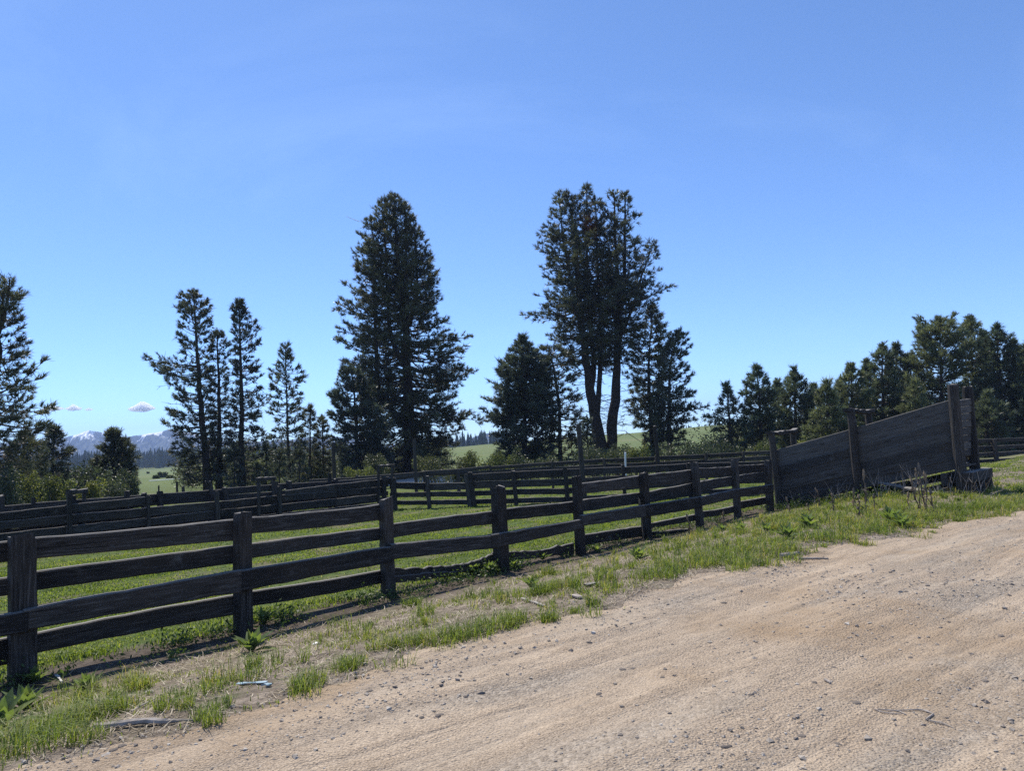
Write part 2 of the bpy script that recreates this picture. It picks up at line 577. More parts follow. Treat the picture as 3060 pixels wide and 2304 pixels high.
def mountain_mat():
    m, n, l = new_mat("mountain")
    geo = n.new("ShaderNodeNewGeometry")
    sp = n.new("ShaderNodeSeparateXYZ")
    l.new(geo.outputs['Position'], sp.inputs[0])
    f = noise(n, l, geo.outputs['Position'], 0.010, 8, 0.68)
    f2 = noise(n, l, geo.outputs['Position'], 0.05, 5, 0.7)
    base = ramp(n, l, f2, [(0.35, (0.025, 0.035, 0.03)), (0.7, (0.075, 0.085, 0.07))])
    hgt = mrange(n, l, sp.outputs['Z'], 55, 130)
    s = math_n(n, l, 'ADD', math_n(n, l, 'MULTIPLY', hgt, 0.42), f)
    s = math_n(n, l, 'ADD', s, math_n(n, l, 'MULTIPLY', f2, 0.25))
    col = mixc(n, l, mrange(n, l, s, 0.83, 0.90), base, (0.9, 0.92, 0.95))
    return finish(m, n, l, col, 0.9, 0.1)


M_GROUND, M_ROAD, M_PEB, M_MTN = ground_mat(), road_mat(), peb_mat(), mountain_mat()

# ------------------------------------------------------------------ ground
ang = np.concatenate([np.linspace(-0.80, 0.80, 520), np.linspace(0.80, 2 * math.pi - 0.80, 62)[1:-1]])
rad = np.concatenate([[0.6], np.geomspace(1.5, 3150, 300)])
A_, R_ = np.meshgrid(ang, rad)
GX, GY = R_ * np.sin(A_), R_ * np.cos(A_)
GV = np.dstack([GX, GY, zt(GX, GY)]).reshape(-1, 3)
na, nr = len(ang), len(rad)
ii, jj = np.meshgrid(np.arange(nr - 1), np.arange(na), indexing='ij')
q = np.stack([ii * na + jj, ii * na + (jj + 1) % na, (ii + 1) * na + (jj + 1) % na, (ii + 1) * na + jj], -1).reshape(-1, 4)[:, ::-1]
GV = np.vstack([GV, [[0, 0, float(zt(0, 0))]]])
fan = np.stack([np.arange(na), np.full(na, len(GV) - 1), np.full(na, len(GV) - 1), (np.arange(na) + 1) % na], -1)
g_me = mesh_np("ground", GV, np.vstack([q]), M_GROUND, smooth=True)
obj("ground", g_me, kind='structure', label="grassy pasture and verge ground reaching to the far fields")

# dirt road: edge traced along the verge
EDGE = np.array([hit_ground(x * 1.3834, y * 1.3834)[:2] for x, y in
                 [(60, 1664), (220, 1632), (420, 1562), (640, 1492), (830, 1432), (1000, 1386), (1280, 1312), (1500, 1248), (1700, 1203), (1950, 1152), (2208, 1098)]])
ES, ET = scoord(EDGE[:, 0], EDGE[:, 1]), tcoord(EDGE[:, 0], EDGE[:, 1])
ES, ET = np.append(ES, ES[-1] + 12), np.append(ET, ET[-1] + 22)


def edge_t(s):
    return np.interp(s, ES, ET) + 0.10 * np.sin(s * 2.1) + 0.06 * np.sin(s * 5.3 + 1) + 0.04 * np.sin(s * 11.7 + 2)


rs = np.concatenate([np.linspace(-9, -1.5, 40)[:-1], np.linspace(-1.5, 18, 420), np.linspace(18, 60, 80)[1:]])
rw = np.concatenate([np.linspace(0, 7, 150), np.linspace(7, 14, 30)[1:]])
rs = rs[rs < ES[-1]]
S_, W_ = np.meshgrid(rs, rw, indexing='ij')
T_ = edge_t(S_) + W_
RX, RY = PA0[0] + S_ * AE[0] + T_ * AN[0], PA0[1] + S_ * AE[1] + T_ * AN[1]
RV = np.dstack([RX, RY, zt(RX, RY) + 0.012 * np.minimum(1, W_ / 0.15) - 0.004]).reshape(-1, 3)
ii, jj = np.meshgrid(np.arange(len(rs) - 1), np.arange(len(rw) - 1), indexing='ij')
nw = len(rw)
q = np.stack([ii * nw + jj, (ii + 1) * nw + jj, (ii + 1) * nw + jj + 1, ii * nw + jj + 1], -1).reshape(-1, 4)
q = q[:, ::-1]
obj("dirt_road", mesh_np("dirt_road", RV, q, M_ROAD, smooth=True), kind='structure', label="pale sandy gravel road with wheel tracks")


def in_view(x, y, z, m=60):
    v = np.stack([x - EYE[0], y - EYE[1], z - EYE[2]], -1) @ R3
    w = -v[:, 2]
    px, py = CX + F * v[:, 0] / np.maximum(w, 1e-3), CY - F * v[:, 1] / np.maximum(w, 1e-3)
    return (w > 0.5) & (px > -m * 3) & (px < 3060 + m * 3) & (py > -m) & (py < 2304 + m * 3)


# loose gravel on the road
def rot_rand(rng, n):
    q = rng.standard_normal((n, 4))
    q /= np.linalg.norm(q, axis=1)[:, None]
    w, x, y, z = q.T
    return np.stack([np.stack([1 - 2 * (y * y + z * z), 2 * (x * y - z * w), 2 * (x * z + y * w)], -1),
                     np.stack([2 * (x * y + z * w), 1 - 2 * (x * x + z * z), 2 * (y * z - x * w)], -1),
                     np.stack([2 * (x * z - y * w), 2 * (y * z + x * w), 1 - 2 * (x * x + y * y)], -1)], 1)


def pebbles(rng, P, size):
    n = len(P)
    octv = np.array([[1, 0, 0], [-1, 0, 0], [0, 1, 0], [0, -1, 0], [0, 0, 1], [0, 0, -1]], float)
    octf = np.array([[0, 2, 4], [2, 1, 4], [1, 3, 4], [3, 0, 4], [2, 0, 5], [1, 2, 5], [3, 1, 5], [0, 3, 5]])
    V = octv[None] * rng.uniform(0.55, 1.25, (n, 6, 1)) * size[:, None, None]
    V = np.einsum('nij,nkj->nki', rot_rand(rng, n), V)
    V[:, :, 2] *= 0.6
    V += P[:, None, :]
    Fc = (octf[None] + 6 * np.arange(n)[:, None, None]).reshape(-1, 3)
    tint = np.repeat(np.clip(rng.normal(0.52, 0.24, n), 0, 1), 8)
    return V.reshape(-1, 3), Fc, tint


def road_points(rng, n, smax=40):
    s = rng.uniform(-4, smax, n)
    w = np.where(rng.uniform(0, 1, n) < .12, rng.uniform(-1.6, 0, n), rng.uniform(-0.15, 12, n))
    t = edge_t(s) + w
    x, y = PA0[0] + s * AE[0] + t * AN[0], PA0[1] + s * AE[1] + t * AN[1]
    z = zt(x, y)
    d = np.hypot(x, y)
    keep = in_view(x, y, z) & (rng.uniform(0, 1, n) < np.minimum(1, (5.0 / np.maximum(d, 1)) ** 1.3))
    dens = 0.30 + 0.75 * fract_noise(x, y, 0.9, 5) + 0.45 * fract_noise(x, y, 3.0, 6) + 0.6 * np.exp(-(w / 0.7) ** 2)
    dens = dens + .35 * np.sin(t * 3.3 + 0.5 * np.sin(s * 0.5))
    keep &= rng.uniform(0, 1, n) < np.clip(dens, 0.05, 1)
    return np.stack([x, y, z], -1)[keep]


P = road_points(RNG, 290000)
sz = np.clip(RNG.lognormal(math.log(0.0050), 0.52, len(P)) * (0.8 + 0.05 * P[:, 1]), 0.003, 0.028)
for gx, gy, gr, gn in [(2520, 1748, .75, 900), (2330, 1712, .5, 420), (2850, 1765, 1.3, 1300), (1130, 2085, .7, 900), (1320, 2105, .25, 130), (2900, 2180, .6, 700), (2200, 2270, .5, 600), (1350, 1980, .5, 380), (1800, 1880, .5, 260), (2260, 2075, .12, 60), (300, 2260, .5, 420)]:
    gn = int(gn * .6)
    g = hit_ground(gx, gy)
    o_ = RNG.normal(0, gr * .55, (gn, 2))
    o_ = o_[:, :1] * AE[None] * 1.6 + o_[:, 1:] * AN[None] * .6
    Q = np.stack([g[0] + o_[:, 0], g[1] + o_[:, 1], zt(g[0] + o_[:, 0], g[1] + o_[:, 1])], -1)
    P = np.vstack([P, Q])
    sz = np.append(sz, np.clip(RNG.lognormal(math.log(.0075), .5, gn), .004, .026) * (.75 + .05 * g[1]))
P[:, 2] += sz * 0.25 + 0.006
pv, pf, pt = pebbles(RNG, P, sz)
obj("gravel", mesh_np("gravel", pv, pf, M_PEB, pt), kind='stuff', label="loose gravel scattered over the dirt road")


# ------------------------------------------------------------------ blades of grass
def blades(rng, P, length, width, lean, seg2=True, tint=None, flat=False):
    n = len(P)
    th = rng.uniform(0, 2 * math.pi, n)
    az = np.stack([np.cos(th), np.sin(th), np.zeros(n)], -1)
    side = np.stack([-np.sin(th), np.cos(th), np.zeros(n)], -1) * (width / 2)[:, None]
    ln = lean * rng.uniform(0.3, 1.5, n)
    if flat:
        up1 = az * length[:, None] * 0.5 + np.array([0, 0, 1]) * (rng.uniform(0.0, 0.25, n) * length)[:, None]
        up2 = az * length[:, None] + np.array([0, 0, 1]) * (rng.uniform(-0.02, 0.35, n) * length)[:, None]
        up2 += side * 4
    else:
        up1 = az * (length * ln * 0.25)[:, None] + np.array([0, 0, 1]) * (length * 0.55)[:, None]
        up2 = az * (length * ln * 0.9)[:, None] + np.array([0, 0, 1]) * (length * np.maximum(0.3, 1 - 0.35 * ln))[:, None]
    V = np.stack([P - side, P + side, P + up1 + side * 0.7, P + up1 - side * 0.7, P + up2], 1).reshape(-1, 3)
    b = np.arange(n)[:, None] * 5
    Fc = np.concatenate([b + [[0, 1, 2]], b + [[0, 2, 3]], b + [[3, 2, 4]]], 1).reshape(-1, 3)
    if tint is None:
        tint = rng.uniform(0, 1, n)
    return V, Fc, np.repeat(tint, 3)


def st_to_xyz(s, t):
    x, y = PA0[0] + s * AE[0] + t * AN[0], PA0[1] + s * AE[1] + t * AN[1]
    return x, y, zt(x, y)


n = 620000
yy = 4.5 * np.exp(RNG.uniform(0, 1, n) * math.log(34 / 4.5))
xx = RNG.uniform(-0.85, 0.85, n) * yy
zz = zt(xx, yy)
tt = tcoord(xx, yy)
ss = scoord(xx, yy)
k = in_view(xx, yy, zz) & ((tt < -0.10) | ((ss > 16.2) & (tt < edge_t(ss) - .1)))
dn = 0.60 + 0.75 * fract_noise(xx, yy, 0.7, 3) + 0.55 * fract_noise(xx, yy, 2.3, 4)
k &= RNG.uniform(0, 1, n) < np.clip(dn, 0.06, 1)
P = np.stack([xx, yy, zz], -1)[k]
d = P[:, 1]
hmul = np.clip(0.7 + 0.5 * fract_noise(P[:, 0], P[:, 1], 1.3, 8), 0.35, 1.4) * (1 + 0.7 * np.exp(-((tcoord(P[:, 0], P[:, 1]) + 0.35) / 0.35) ** 2))
L = RNG.uniform(0.035, 0.085, len(P)) * hmul
V, Fc, tn = blades(RNG, P, L, 0.004 + 0.0009 * d, 0.8, tint=np.clip(RNG.beta(2.2, 2.4, len(P)) + 0.30 * fract_noise(P[:, 0], P[:, 1], 1.0, 9), 0, 1))
obj("pasture_grass", mesh_np("pasture_grass", V, Fc, M_GRASS, tn), kind='stuff', label="short green grass covering the corral floor behind the plank fence")

# verge tufts
tc_s, tc_t = RNG.uniform(-2.5, 20, 2600), RNG.uniform(0.15, 1, 2600)
te = edge_t(tc_s)
tc_tt = 0.25 + tc_t * (te + 0.25 - 0.25)
x, y, z = st_to_xyz(tc_s, tc_tt)
f1 = fract_noise(x, y, 1.15, 11) + 0.6 * fract_noise(x, y, 3.1, 12)
band = np.exp(-((tc_t - 0.72) / 0.28) ** 2)
prob = np.clip(0.08 + 0.45 * f1 + 0.55 * band * sstep(2.5, 6, tc_s) + 0.42 * sstep(8, 12.5, tc_s), 0.02, 0.95)
k = (RNG.uniform(0, 1, len(x)) < prob) & in_view(x, y, z)
tufts = [(x[i], y[i], z[i], RNG.uniform(0.03, 0.15), RNG.uniform(0.06, 0.26), int(RNG.integers(10, 48)), RNG.uniform(0.2, 0.85)) for i in np.nonzero(k)[0]]
# the larger tufts the photograph shows (display px: x, base y, radius m, height m, blades)
for px, py, rr, hh, nb in [(305, 1490, .09, .20, 150), (665, 1480, .13, .17, 190), (650, 1495, .08, .15, 90), (745, 1450, .10, .16, 120), (180, 1560, .22, .2, 260),
                           (130, 1580, .22, .22, 300), (60, 1620, .3, .22, 380), (240, 1545, .12, .2, 160), (355, 1535, .07, .15, 80), (400, 1530, .06, .13, 70),
                           (440, 1555, .08, .15, 90), (480, 1530, .07, .13, 80), (550, 1445, .07, .18, 120), (795, 1360, .06, .13, 80), (1185, 1345, .07, .15, 110),
                           (1283, 1310, .06, .11, 70), (1240, 1325, .06, .1, 60), (890, 1310, .12, .18, 150), (920, 1330, .1, .16, 120), (370, 1425, .03, .14, 30),
                           (180, 1525, .09, .24, 90), (1010, 1375, .25, .18, 300), (950, 1385, .25, .17, 280), (1080, 1350, .25, .17, 280), (1210, 1275, .22, .2, 300),
                           (1170, 1285, .16, .2, 200), (1420, 1245, .35, .2, 320), (1560, 1215, .4, .22, 380), (1650, 1195, .4, .22, 360), (1480, 1225, .35, .2, 300),
                           (2080, 1105, .4, .24, 320), (2150, 1100, .4, .22, 300), (2000, 1120, .4, .22, 300), (1780, 1165, .35, .2, 260), (1880, 1150, .35, .2, 260),
                           (830, 1400, .15, .15, 160), (880, 1395, .18, .16, 180), (760, 1440, .12, .14, 120), (20, 1600, .2, .2, 220), (190, 1600, .12, .16, 120)]:
    p = hit_ground(px * 1.3834, py * 1.3834)
    tufts.append((p[0], p[1], p[2], rr, hh, nb, RNG.uniform(0.25, 0.65)))
Ps, Ls, Ws, Ts = [], [], [], []
for (x, y, z, rr, hh, nb, ti) in tufts:
    a, rd = RNG.uniform(0, 2 * math.pi, nb), rr * np.sqrt(RNG.uniform(0, 1, nb))
    bx, by = x + rd * np.cos(a), y + rd * np.sin(a)
    Ps.append(np.stack([bx, by, zt(bx, by) - 0.004], -1))
    Ls.append(hh * RNG.uniform(0.45, 1.15, nb))
    Ws.append(np.full(nb, 0.0032 + 0.0005 * y))
    Ts.append(np.clip(ti + RNG.normal(0, 0.22, nb), 0, 1))
P, L, W, Tn = np.vstack(Ps), np.concatenate(Ls), np.concatenate(Ws), np.concatenate(Ts)
V, Fc, tn = blades(RNG, P, L, W, 1.0, tint=Tn)
obj("verge_grass", mesh_np("verge_grass", V, Fc, M_VERGE, tn), kind='stuff', label="clumps of green and yellowing grass along the road verge")

# low ground cover on the verge and dead litter
n = 260000
s, tf = RNG.uniform(-2.5, 20, n), RNG.uniform(0, 1, n)
t = 0.0 + tf * (edge_t(s) + 0.1)
x, y, z = st_to_xyz(s, t)
k = in_view(x, y, z) & (RNG.uniform(0, 1, n) < np.minimum(1, 7.0 / np.maximum(y, 1)))
g = k & (RNG.uniform(0, 1, n) < 0.8 * (0.2 + 0.8 * sstep(.3, .9, t)) * np.clip(0.08 + 0.55 * fract_noise(x, y, 1.15, 11) + 0.42 * sstep(6, 12, s), 0.02, 0.95))
P = np.stack([x, y, z], -1)[g]
V, Fc, tn = blades(RNG, P, RNG.uniform(0.02, 0.06, len(P)), 0.004 + 0.0006 * P[:, 1], 1.0, tint=RNG.beta(2.5, 2, len(P)))
obj("verge_turf", mesh_np("verge_turf", V, Fc, M_VERGE, tn), kind='stuff', label="thin low green growth between the verge tufts")
w = k & (RNG.uniform(0, 1, n) < 0.24 * (0.25 + 0.75 * sstep(.4, 1.0, t)) * (.55 + .6 * fract_noise(x, y, 1.4, 31)))
P = np.stack([x, y, z + 0.004], -1)[w]
V, Fc, tn = blades(RNG, P, RNG.uniform(0.04, 0.16, len(P)), RNG.uniform(0.003, 0.0065, len(P)) + 0.0004 * P[:, 1], 1.0, tint=RNG.uniform(0, 1, len(P)), flat=True)
obj("dry_straw", mesh_np("dry_straw", V, Fc, M_STRAW, tn), kind='stuff', label="dead straw litter lying on the verge soil")


# ------------------------------------------------------------------ plank fences
def board_mesh(L, h0, h1, th, rng, mat, seg=9, bow=0.0, jit=0.03, sag=0.0):
    """A rough sawn board lying along local x, centred; tapers from h0 to h1."""
    V, Fc = [], []
    for i in range(seg + 1):
        f = i / seg
        x = (f - 0.5) * L
        h = h0 + (h1 - h0) * f
        bz = sag * 4 * f * (1 - f)
        by = bow * 4 * f * (1 - f)
        jt, jb = rng.normal(0, jit * h * 0.5, 2)
        cut = 0.0
        if i in (0, seg):
            cut = rng.normal(0, 0.012)
        b = min(0.012, th * 0.25)
        prof = [(-th / 2, -h / 2 + b + jb), (-th / 2 + b, -h / 2 + jb), (th / 2, -h / 2 + jb), (th / 2, h / 2 + jt), (-th / 2 + b, h / 2 + jt), (-th / 2, h / 2 - b + jt)]
        V += [(x + cut, by + a, bz + c) for a, c in prof]
    k = 6
    for i in range(seg):
        for j in range(k):
            p, q_ = i * k + j, i * k + (j + 1) % k
            Fc += [(p, p + k, q_ + k), (p, q_ + k, q_)]
    for base, rev in ((0, False), (seg * k, True)):
        for j in range(1, k - 1):
            tri = (base, base + j, base + j + 1)
            Fc.append(tri[::-1] if rev else tri)
    return mesh_np("board", np.array(V), np.array(Fc), mat)


def post_mesh(L, wx, wy, rng, mat, round_=False, taper=0.95):
    """A rough post standing along local z from 0 to L."""
    k = 10 if round_ else 8
    rows = [0.0, 0.12, 0.3, 0.5, 0.7, 0.88, 0.975, 1.0]
    if round_:
        base = [(math.cos(a) * 0.5, math.sin(a) * 0.5) for a in np.arange(k) / k * 2 * math.pi]
    else:
        c = 0.46
        base = [(-.5, -c), (-c, -.5), (c, -.5), (.5, -c), (.5, c), (c, .5), (-c, .5), (-.5, c)]
    base = np.array(base) * (1 + rng.normal(0, 0.03, (k, 1)))
    V, Fc = [], []
    ox, oy = 0.0, 0.0
    for i, f in enumerate(rows):
        tp = 1 - (1 - taper) * f
        if i == len(rows) - 1:
            tp *= 0.9
        ox, oy = ox + rng.normal(0, 0.022 * wx), oy + rng.normal(0, 0.02 * wy)
        if i < 2:
            ox = oy = 0
        zj = rng.normal(0, 0.012, k) if i >= len(rows) - 2 else np.zeros(k)
        for j in range(k):
            sc = tp * (1 + rng.normal(0, 0.010))
            V.append((ox + base[j][0] * wx * sc, oy + base[j][1] * wy * sc, f * L + zj[j]))
    for i in range(len(rows) - 1):
        for j in range(k):
            p, q_ = i * k + j, i * k + (j + 1) % k
            Fc += [(p, q_, q_ + k), (p, q_ + k, p + k)]
    V.append((ox, oy, float(np.mean([v[2] for v in V[-k:]]))))
    top = (len(rows) - 1) * k
    for j in range(k):
        Fc.append((top + j, top + (j + 1) % k, len(V) - 1))
    return mesh_np("post", np.array(V), np.array(Fc), mat)


class Wall:
    """A vertical plane through two ground points, on which posts and boards are laid out."""

    def __init__(self, a, b):
        self.a, self.b = np.array([a[0], a[1], 0.0]), np.array([b[0], b[1], 0.0])
        self.e = unit(self.b - self.a)
        n_ = np.array([self.e[1], -self.e[0], 0.0])
        self.n = n_ if np.dot(n_, EYE - self.a) > 0 else -n_     # faces the camera

    def hit(self, px, py):
        return hit_plane(px, py, self.a, self.n)


def add_board(parent, wall, x0, t0, b0, x1, t1, b1, off=0.0, th=0.05, name="rail", mat=None, rng=RNG, ext=0.0, **kw):
    pl = wall.a + wall.n * (off + th / 2)
    p0t, p0b, p1t, p1b = [hit_plane(x, y, pl, wall.n) for x, y in ((x0, t0), (x0, b0), (x1, t1), (x1, b1))]
    c0, c1 = (p0t + p0b) / 2, (p1t + p1b) / 2
    ax = unit(c1 - c0)
    L = np.linalg.norm(c1 - c0) + 2 * ext
    az = unit(np.cross(ax, -wall.n)) if np.dot(np.cross(ax, -wall.n), [0, 0, 1]) > 0 else unit(np.cross(wall.n, ax))
    ay = np.cross(az, ax)
    o = (c0 + c1) / 2 - wall.n * (th / 2)
    h0, h1 = abs(p0t[2] - p0b[2]), abs(p1t[2] - p1b[2])
    me = board_mesh(L, h0, h1, th, rng, mat or M_BOARD, **kw)
    return obj(name, me, parent, frame(o, ax, ay, az))


def add_post(parent, wall, xt, yt, xb, wpx, off=0.0, name="post", ratio=1.0, round_=False, mat=None, rng=RNG, yb=None, sink=0.08):
    top = wall.hit(xt, yt) + wall.n * off
    g0, py = wall.hit(xb, yt), yt
    for _it in range(4):
        py = project([g0[0], g0[1], float(zt(g0[0], g0[1]))])[1]
        g0 = wall.hit(xb, py)
    bx, by = g0[0] + wall.n[0] * off, g0[1] + wall.n[1] * off
    bot = np.array([bx, by, float(zt(bx, by)) - sink])
    if yb is not None:
        bot = wall.hit(xb, yb) + wall.n * off
    az = unit(top - bot)
    ay = unit(np.cross(az, wall.e if abs(np.dot(az, wall.e)) < 0.9 else [0, 1, 0]))
    ax = np.cross(ay, az)
    dist = np.linalg.norm(top - EYE)
    pa, pb = wall.hit(xt - wpx / 2, yt), wall.hit(xt + wpx / 2, yt)
    w = wpx / F * dist * 0.86
    return obj(name, post_mesh(np.linalg.norm(top - bot), w, w * ratio, rng, mat or M_POST, round_), parent, frame(bot, ax, ay, az))


# roadside fence: posts (top x, top y, bottom x, bottom y, width) in photo px
A_POSTS = [(66, 1600, 66, 2034, 62), (726, 1532, 727, 1888, 46), (1151, 1490, 1161, 1774, 38), (1489, 1452, 1499, 1704, 40), (1722, 1424, 1736, 1654, 28),
           (1921, 1413, 1934, 1606, 26), (2075, 1383, 2093, 1576, 23), (2194, 1374, 2205, 1543, 20), (2293, 1377, 2301, 1521, 20)]
A_G = [hit_z(p[2], p[3]) for p in A_POSTS]
A_G = [A_G[0] - (A_G[1] - A_G[0])] + A_G
fa = thing("plank_fence", "dark weathered plank fence of four rails between the gravel road and the green corral", "fence", A_G[4])
walls = [Wall(A_G[i], A_G[i + 1]) for i in range(len(A_G) - 1)]
for i, (xt, yt, xb, yb, w) in enumerate(A_POSTS):
    add_post(fa, walls[i + 1] if i < 8 else walls[8], xt, yt, xb, w, ratio=0.95)
# the post just outside the frame
o = obj("post", post_mesh(1.38, .17, .16, RNG, M_POST), fa, T((A_G[0][0], A_G[0][1], float(zt(A_G[0][0], A_G[0][1])) - .08)))
BK, FR = -0.10, 0.11
# bay, x0, top0, bottom0, x1, top1, bottom1, offset
A_RAILS = [
    (0, -420, 1668, 1742, 60, 1614, 1675, BK), (0, -420, 1784, 1848, 60, 1720, 1774, BK), (0, -420, 1898, 1976, 79, 1826, 1890, FR), (0, -420, 1990, 2070, 60, 1900, 1980, BK),
    (1, 66, 1612, 1674, 726, 1550, 1612, BK), (1, 66, 1714, 1771, 726, 1628, 1683, BK), (1, 83, 1820, 1885, 727, 1704, 1770, FR), (1, 66, 1901, 1963, 727, 1775, 1834, BK),
    (2, 727, 1548, 1597, 1156, 1504, 1552, BK), (2, 727, 1628, 1673, 1156, 1575, 1613, BK), (2, 728, 1704, 1768, 1171, 1634, 1681, FR), (2, 728, 1770, 1817, 1160, 1701, 1741, BK),
    (3, 1158, 1568, 1610, 1494, 1526, 1564, BK), (3, 1173, 1627, 1674, 1494, 1598, 1638, FR),
    (4, 1494, 1522, 1558, 1729, 1498, 1533, BK), (4, 1470, 1598, 1641, 1742, 1552, 1582, FR),
    (5, 1727, 1446, 1478, 1927, 1419, 1453, BK), (5, 1727, 1496, 1532, 1927, 1471, 1504, BK), (5, 1742, 1540, 1573, 1930, 1509, 1545, FR), (5, 1738, 1600, 1632, 1932, 1572, 1603, BK),
    (6, 1927, 1420, 1452, 2082, 1402, 1442, BK), (6, 1929, 1472, 1505, 2083, 1443, 1481, BK), (6, 1930, 1509, 1545, 2096, 1484, 1518, FR), (6, 1938, 1566, 1581, 2090, 1535, 1555, BK),
    (7, 2085, 1398, 1424, 2198, 1393, 1418, BK), (7, 2086, 1441, 1471, 2199, 1423, 1452, BK), (7, 2096, 1485, 1513, 2200, 1462, 1489, FR), (7, 2096, 1528, 1548, 2202, 1510, 1530, BK),
    (8, 2200, 1391, 1414, 2297, 1387, 1409, BK), (8, 2201, 1423, 1446, 2297, 1409, 1435, BK), (8, 2203, 1462, 1487, 2310, 1448, 1474, FR), (8, 2208, 1500, 1522, 2300, 1484, 1505, BK)]
for (b, x0, t0, b0, x1, t1, b1, off) in A_RAILS:
    add_board(fa, walls[b], x0, t0, b0, x1, t1, b1, off, th=0.085 if off > 0 else 0.065, ext=0.015, bow=RNG.normal(0, 0.012), sag=RNG.normal(0, 0.010), seg=12, jit=0.028)
# sprung and broken bottom boards
for (b, pts, off) in [(3, [(1172, 1700, 1741), (1290, 1694, 1726), (1378, 1688, 1713)], BK), (3, [(1372, 1688, 1714), (1440, 1672, 1700), (1482, 1650, 1676)], BK - .03),
                      (3, [(1178, 1722, 1744), (1290, 1712, 1732), (1365, 1708, 1722)], BK + .03), (4, [(1512, 1650, 1676), (1610, 1645, 1668), (1712, 1624, 1658)], BK),
                      (6, [(1950, 1590, 1604), (2060, 1580, 1590)], BK)]:
    for i in range(len(pts) - 1):
        o = add_board(fa, walls[b], *pts[i], *pts[i + 1], off, th=0.045, ext=0.02, jit=0.12, name="broken_board")
        o['label'] = "sprung and broken bottom board"

Z1 = lambda x, y: (x / 5.267, 1420 + y / 5.267)
Z2 = lambda x, y: (400 + x / 5.267, 1400 + y / 5.267)
Z3 = lambda x, y: (800 + x / 5.267, 1360 + y / 5.267)
Z4 = lambda x, y: (1150 + x / 5.267, 1360 + y / 5.267)


def run_rails(root, wall, rails, splits, off, th=0.05, name="rail", jit_px=0.8):
    """rails: per rail a list of (x, top, bottom) knots; cut into boards at the split x's."""
    for kn in rails:
        kn = np.array(kn, float)
        xs = [kn[0, 0]] + [s for s in splits if kn[0, 0] + 12 < s < kn[-1, 0] - 12] + [kn[-1, 0]]
        for a, b in zip(xs[:-1], xs[1:]):
            ja = RNG.normal(0, jit_px, 2)
            ta, tb = np.interp(a, kn[:, 0], kn[:, 1]) + ja[0], np.interp(b, kn[:, 0], kn[:, 1]) + ja[1]
            ba, bb = np.interp(a, kn[:, 0], kn[:, 2]) + ja[0], np.interp(b, kn[:, 0], kn[:, 2]) + ja[1]
            add_board(root, wall, a, ta, ba, b, tb, bb, off + RNG.normal(0, 0.004), th, name, ext=0.01, bow=RNG.normal(0, 0.01), jit=0.035)


# alley fences on the left: near side (B) and far side (C)
B0, B1 = hit_z(0, 1672), hit_z(1172, 1524)
wB = Wall(B0, B1)
shift = -wB.n * 0.75
wC = Wall(B0 + shift, B1 + shift)
fb = thing("alley_fence", "near side of the narrow cattle alley, dark boards with sunlit top edges across the corral", "fence", (B0 + B1) / 2)
run_rails(fb, wB, [
    [(-120, 1545, 1570), (0, 1528, 1552), (190, 1510, 1536), (300, 1500, 1526), (449, 1483, 1508)],
    [(-120, 1570, 1594), (0, 1557, 1580), (190, 1541, 1566), (420, 1519, 1545), (640, 1499, 1524), (830, 1481, 1500), (1140, 1455, 1472)],
    [(-120, 1608, 1640), (0, 1592, 1622), (190, 1574, 1602), (420, 1552, 1574), (640, 1526, 1550), (850, 1506, 1528), (1130, 1478, 1500)],
    [(-120, 1650, 1680), (0, 1630, 1660), (190, 1609, 1638), (420, 1582, 1608), (640, 1556, 1580), (850, 1533, 1554), (1130, 1503, 1518)],
    [(856, 1465, 1482), (1000, 1446, 1466), (1180, 1427, 1446)]],
    [199, 434, 650, 830, 1005], -0.06)
for (xt, yt, w) in [(203, 1476, 9), (441, 1482, 9), (646, 1469, 12), (832, 1453, 12), (1143, 1424, 12), (1172, 1428, 16)]:
    add_post(fb, wB, xt, yt, xt + 2, w, off=0.05)
fc = thing("alley_fence", "far side of the narrow cattle alley, grey boards and uneven post tops before the pines", "fence", (B0 + B1) / 2 + shift)
run_rails(fc, wC, [
    [(-120, 1522, 1545), (8, 1512, 1530), (110, 1503, 1522), (350, 1485, 1505), (600, 1465, 1487), (800, 1449, 1466), (1000, 1437, 1453), (1160, 1424, 1440)],
    [(450, 1498, 1512), (640, 1484, 1500), (800, 1468, 1484), (1000, 1458, 1472), (1160, 1444, 1456)],
    [(-120, 1546, 1569), (8, 1532, 1554), (350, 1507, 1528), (450, 1500, 1513)],
    [(-120, 1571, 1598), (8, 1552, 1584), (350, 1525, 1553), (700, 1498, 1523), (1160, 1468, 1482)],
    [(-120, 1600, 1628), (8, 1582, 1613), (350, 1551, 1581), (700, 1521, 1548), (1160, 1484, 1498)],
    [(-120, 1632, 1660), (8, 1611, 1644), (350, 1579, 1612), (700, 1546, 1574), (1160, 1500, 1512)]],
    [97, 330, 475, 672, 860, 1000], -0.05)
for (xt, yt, w) in [(5, 1481, 12), (98, 1487, 10), (219, 1480, 10), (377, 1467, 14), (427, 1474, 14), (477, 1468, 15), (472, 1452, 4), (672, 1457, 18), (820, 1440, 12), (861, 1438, 14), (982, 1415, 10), (1000, 1431, 13)]:
    add_post(fc, wC, xt, yt, xt + 2, w, off=0.05)
# leaning boards propped on the alley
o = add_post(fc, wC, 611, 1437, 634, 9, off=0.12, name="leaning_board", mat=M_POST, yb=1486)
o = add_post(fc, wC, 618, 1440, 628, 8, off=0.16, name="leaning_board", mat=M_POST, yb=1486)


